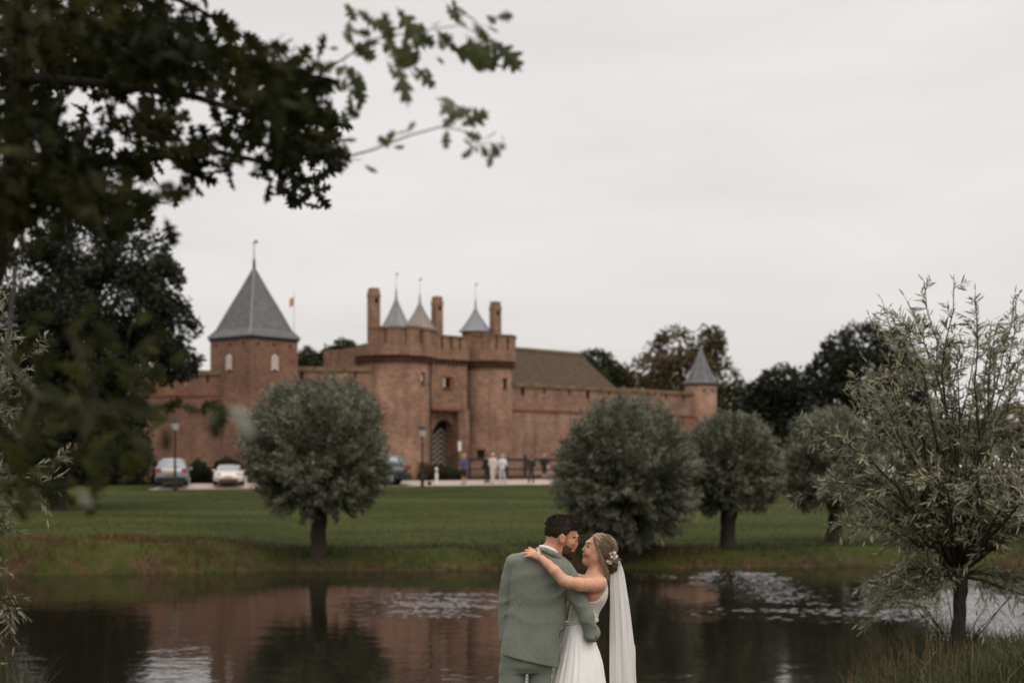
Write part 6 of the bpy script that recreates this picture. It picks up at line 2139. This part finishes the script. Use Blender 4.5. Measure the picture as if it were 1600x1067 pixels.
# bun loops
bc = np.array([748, B - 4, 362])
for k in range(260):
    a0 = rng.uniform(0, 6.28); tilt = rng.normal() * 0.5
    a = a0 + np.linspace(0, 2.2, 7)
    rr = rng.uniform(0.75, 1.05)
    P = bc + np.stack([44 * rr * np.cos(a), np.full(7, -44 * math.sqrt(max(0.05, 1 - rr * rr * 0.8))) * rng.uniform(0.85, 1.05), 52 * rr * np.sin(a)], 1)
    paths.append(P); tn.append(np.clip(rng.normal(0.25, 0.18), 0, 1))
prop(ribbons('hair_strands', paths, 0.0013, tn, 'hair_bride', ho), kind='stuff')
paths, tn = [], []
for k in range(70):      # loose locks framing the face and falling at the nape
    j = rng.normal(size=3) * np.array([4, 6, 3])
    if k < 40:
        P = np.array([(640, B - 60, 192), (652, B - 72, 235), (668, B - 80, 285), (686, B - 82, 325), (690, B - 84, 352), (704, B - 84, 378), (714, B - 80, 402), (706, B - 78, 424), (712, B - 74, 446)]) + j + np.cumsum(rng.normal(size=(9, 3)) * 1.5, 0)
    elif k < 60:
        P = np.array([(700, B - 76, 345), (712, B - 70, 375), (722, B - 66, 400), (716, B - 64, 425), (724, B - 60, 452)]) + j + np.cumsum(rng.normal(size=(5, 3)) * 2.0, 0)
    else:
        P = np.array([(690, B - 84, 336), (720, B - 86, 338), (750, B - 82, 326), (778, B - 60, 318), (800, B - 40, 322)]) + j * 1.5 + np.cumsum(rng.normal(size=(5, 3)) * 2.0, 0)
    t = np.linspace(0, 1, len(P)); t2 = np.linspace(0, 1, 16)
    P = np.stack([np.interp(t2, t, P[:, w]) for w in range(3)], 1)
    P[1:-1] = (P[:-2] + 2 * P[1:-1] + P[2:]) / 4
    paths.append(P); tn.append(np.clip(rng.normal(0.75, 0.18), 0, 1))
prop(ribbons('loose_locks', paths, 0.0018, tn, 'hair_bride', ho), kind='stuff')

# hair flowers: small five petalled blossoms on wires
fo = MB()
fo.chain = None
spr = [(738, B - 66, 322)]
for k in range(17):
    px_, py_ = 750 + rng.normal() * 17, 312 + rng.normal() * 20
    c = toloc(np.array([[px_, B - 82 + rng.normal() * 8, py_]]))[0]
    f = MB()
    r = rng.uniform(0.0045, 0.0075)
    nv = unit(np.array([rng.normal() * .5, -1, rng.normal() * .5]))
    S = unit(np.cross(nv, [0, 0, 1])); T = np.cross(S, nv)
    for q in range(5):
        a = q * 2 * math.pi / 5
        d = S * math.cos(a) + T * math.sin(a); e2 = -S * math.sin(a) + T * math.cos(a)
        f.add([c, c + d * r + e2 * r * .55 + nv * r * .3, c + d * r * 1.7 + nv * r * .2, c + d * r - e2 * r * .55 + nv * r * .3], [(0, 1, 2, 3)])
    f.lathe(tuple(c + nv * r * 0.4), [(r * .1, -r * .3), (r * .4, 0), (r * .1, r * .3)], 6)
    f.build('hair_flower', 'pearl', ho)

# gown: lace bodice, beaded belt, skirt
v = Vox((440, -110, 400), (760, 290, 740), 4.0)
v.ell((628, B, 520), (97, 129, 114), 0).cap((652, B, 440), (664, B - 88, 458), 50, 46, 34).cap((652, B, 440), (664, B + 88, 458), 50, 46, 34)
v.cap((600, B, 560), (562, B, 725), 92, 87, 40)


def bodice_cut(X, Y, Z):
    arm = (np.sqrt(((X - 617) / 84) ** 2 + ((Z - 468) / 108) ** 2) - 1) * 80      # armholes, both sides
    side = (np.abs(Y - B) > 62)
    neck = (Z - (428 + np.clip((700 - X) * 0.9, -20, 140)))                      # open V towards the front
    o = np.where(side, -arm, -60.0)
    o = np.maximum(o, -neck * np.where(side, 0, 1) - np.where(side, 60, 0))
    return np.maximum(o, Z - 712)


v.keep(bodice_cut)
vmesh('bodice', v, 'lace', bride)
vbelt = Vox((440, -60, 650), (700, 240, 760), 4.0)
an = np.linspace(0, 2 * math.pi, 30)
pts = [(563 + 92 * math.cos(a) * 0.98, B + 92 * math.sin(a), 704 + 10 * math.cos(a) * -1) for a in an]
vbelt.chain(pts, [9] * 30, 3)
bo = vmesh('belt', vbelt, 'lace', bride)
bd = MB()
for k in range(90):
    a = k * 2 * math.pi / 90
    for r_ in (-6, 5):
        c = toloc(np.array([[563 + 101 * math.cos(a), B + 101 * math.sin(a), 704 - 10 * math.cos(a) + r_]]))[0]
        bd.lathe(tuple(c), [(0.0008, -0.0035), (0.0035, 0), (0.0008, 0.0035)], 6)
prop(bd.build('beads', 'pearl', bo), kind='stuff')
# skirt
nz_, na = 44, 150
zz = np.linspace(702, GFOOT - 4, nz_)
lx0 = np.interp(zz, [702, 760, 820, 900, 1000, 1100, 1400, GFOOT], [472, 462, 448, 425, 398, 375, 325, 270])
lx1 = np.interp(zz, [702, 760, 820, 900, 960, 1060, 1400, GFOOT], [655, 640, 646, 676, 692, 706, 760, 860])
dep = np.interp(zz, [702, 800, 1000, 1400, GFOOT], [94, 128, 175, 235, 310])
th = np.linspace(0, 2 * math.pi, na, endpoint=False)
Vs = []
for i, z in enumerate(zz):
    g_ = (z - 700) / (GFOOT - 700)
    fold = 1 + (0.004 + 0.05 * g_) * np.sin(th * 17 + 2.2 * np.sin(th * 3) + 0.4 * g_) + (0.002 + 0.03 * g_) * np.sin(th * 31 + 1.3) + 0.006 * np.sin(th * 44 + 3 * np.sin(th * 5)) * (0.3 + g_)
    cx, a_ = (lx0[i] + lx1[i]) / 2, (lx1[i] - lx0[i]) / 2
    Vs.append(np.stack([cx + a_ * fold * np.cos(th), B + 10 * g_ + dep[i] * fold * np.sin(th), np.full(na, z)], 1))
Vs = np.vstack(Vs)
i_, j_ = np.meshgrid(np.arange(nz_ - 1), np.arange(na), indexing='ij')
j2 = (j_ + 1) % na
Q = np.stack([i_ * na + j_, (i_ + 1) * na + j_, (i_ + 1) * na + j2, i_ * na + j2], -1).reshape(-1, 4)
mesh_np('skirt', toloc(Vs), Q, 'gown', bride, smooth=True)
# bracelet
br_ = Vox((270, -190, 270), (350, -90, 350), 2.0)
T = unit(np.array([(316 - 290, -142 + 131, 310 - 297)], float))[0]
S = unit(np.cross(T, [0, 1, 0.0])); U = np.cross(T, S)
cc = np.array([303, -137, 303.5])
br_.chain([tuple(cc + 24 * (S * math.cos(a) + U * math.sin(a))) for a in np.linspace(0, 2 * math.pi, 18)], [2.6] * 18, 1)
vmesh('bracelet', br_, 'gold_chain', bride)

# veil: layered tulle from the bun to the ground
for layer in range(2):
    nu, nv_ = 70, 46
    u = np.linspace(0, 1, nu)
    zz = np.concatenate([np.linspace(330, 420, 10), np.linspace(440, GFOOT - 10, nv_ - 10)])
    Vs = []
    for z in zz:
        a_ = np.interp(z, [330, 350, 375, 410, 500, 1067, GFOOT], [776, 764, 744, 735, 735, 736, 720])
        b_ = np.interp(z, [330, 345, 380, 420, 600, 850, 1067, GFOOT], [790, 800, 814, 824, 851, 880, 894, 950])
        if layer == 1:
            a_, b_ = a_ + 4, b_ + np.interp(z, [330, 800, 860, 940, 1067, GFOOT], [-6, -8, 8, 4, -4, 10])
        g_ = (z - 330) / 1500
        f = 1.0 if layer == 0 else -1.0
        fold = (8 + 40 * g_) * np.sin(u * 17 + 1.2 * np.sin(z / 330) + layer * 2) + (4 + 12 * g_) * np.sin(u * 41 + z / 420)
        bulge = np.sin(u * math.pi) * (26 + 70 * g_)
        Vs.append(np.stack([a_ + (b_ - a_) * (u + 0.018 * np.sin(u * 23 + z / 210)), B - 6 - f * bulge + fold * 0.55, np.full(nu, z) + 3 * np.sin(u * 9)], 1))
    Vs = np.vstack(Vs)
    n_ = len(zz)
    i_, j_ = np.meshgrid(np.arange(n_ - 1), np.arange(nu - 1), indexing='ij')
    Q = np.stack([i_ * nu + j_, (i_ + 1) * nu + j_, (i_ + 1) * nu + j_ + 1, i_ * nu + j_ + 1], -1).reshape(-1, 4)
    mesh_np('veil', toloc(Vs), Q, 'veil_tulle', bride, smooth=True)
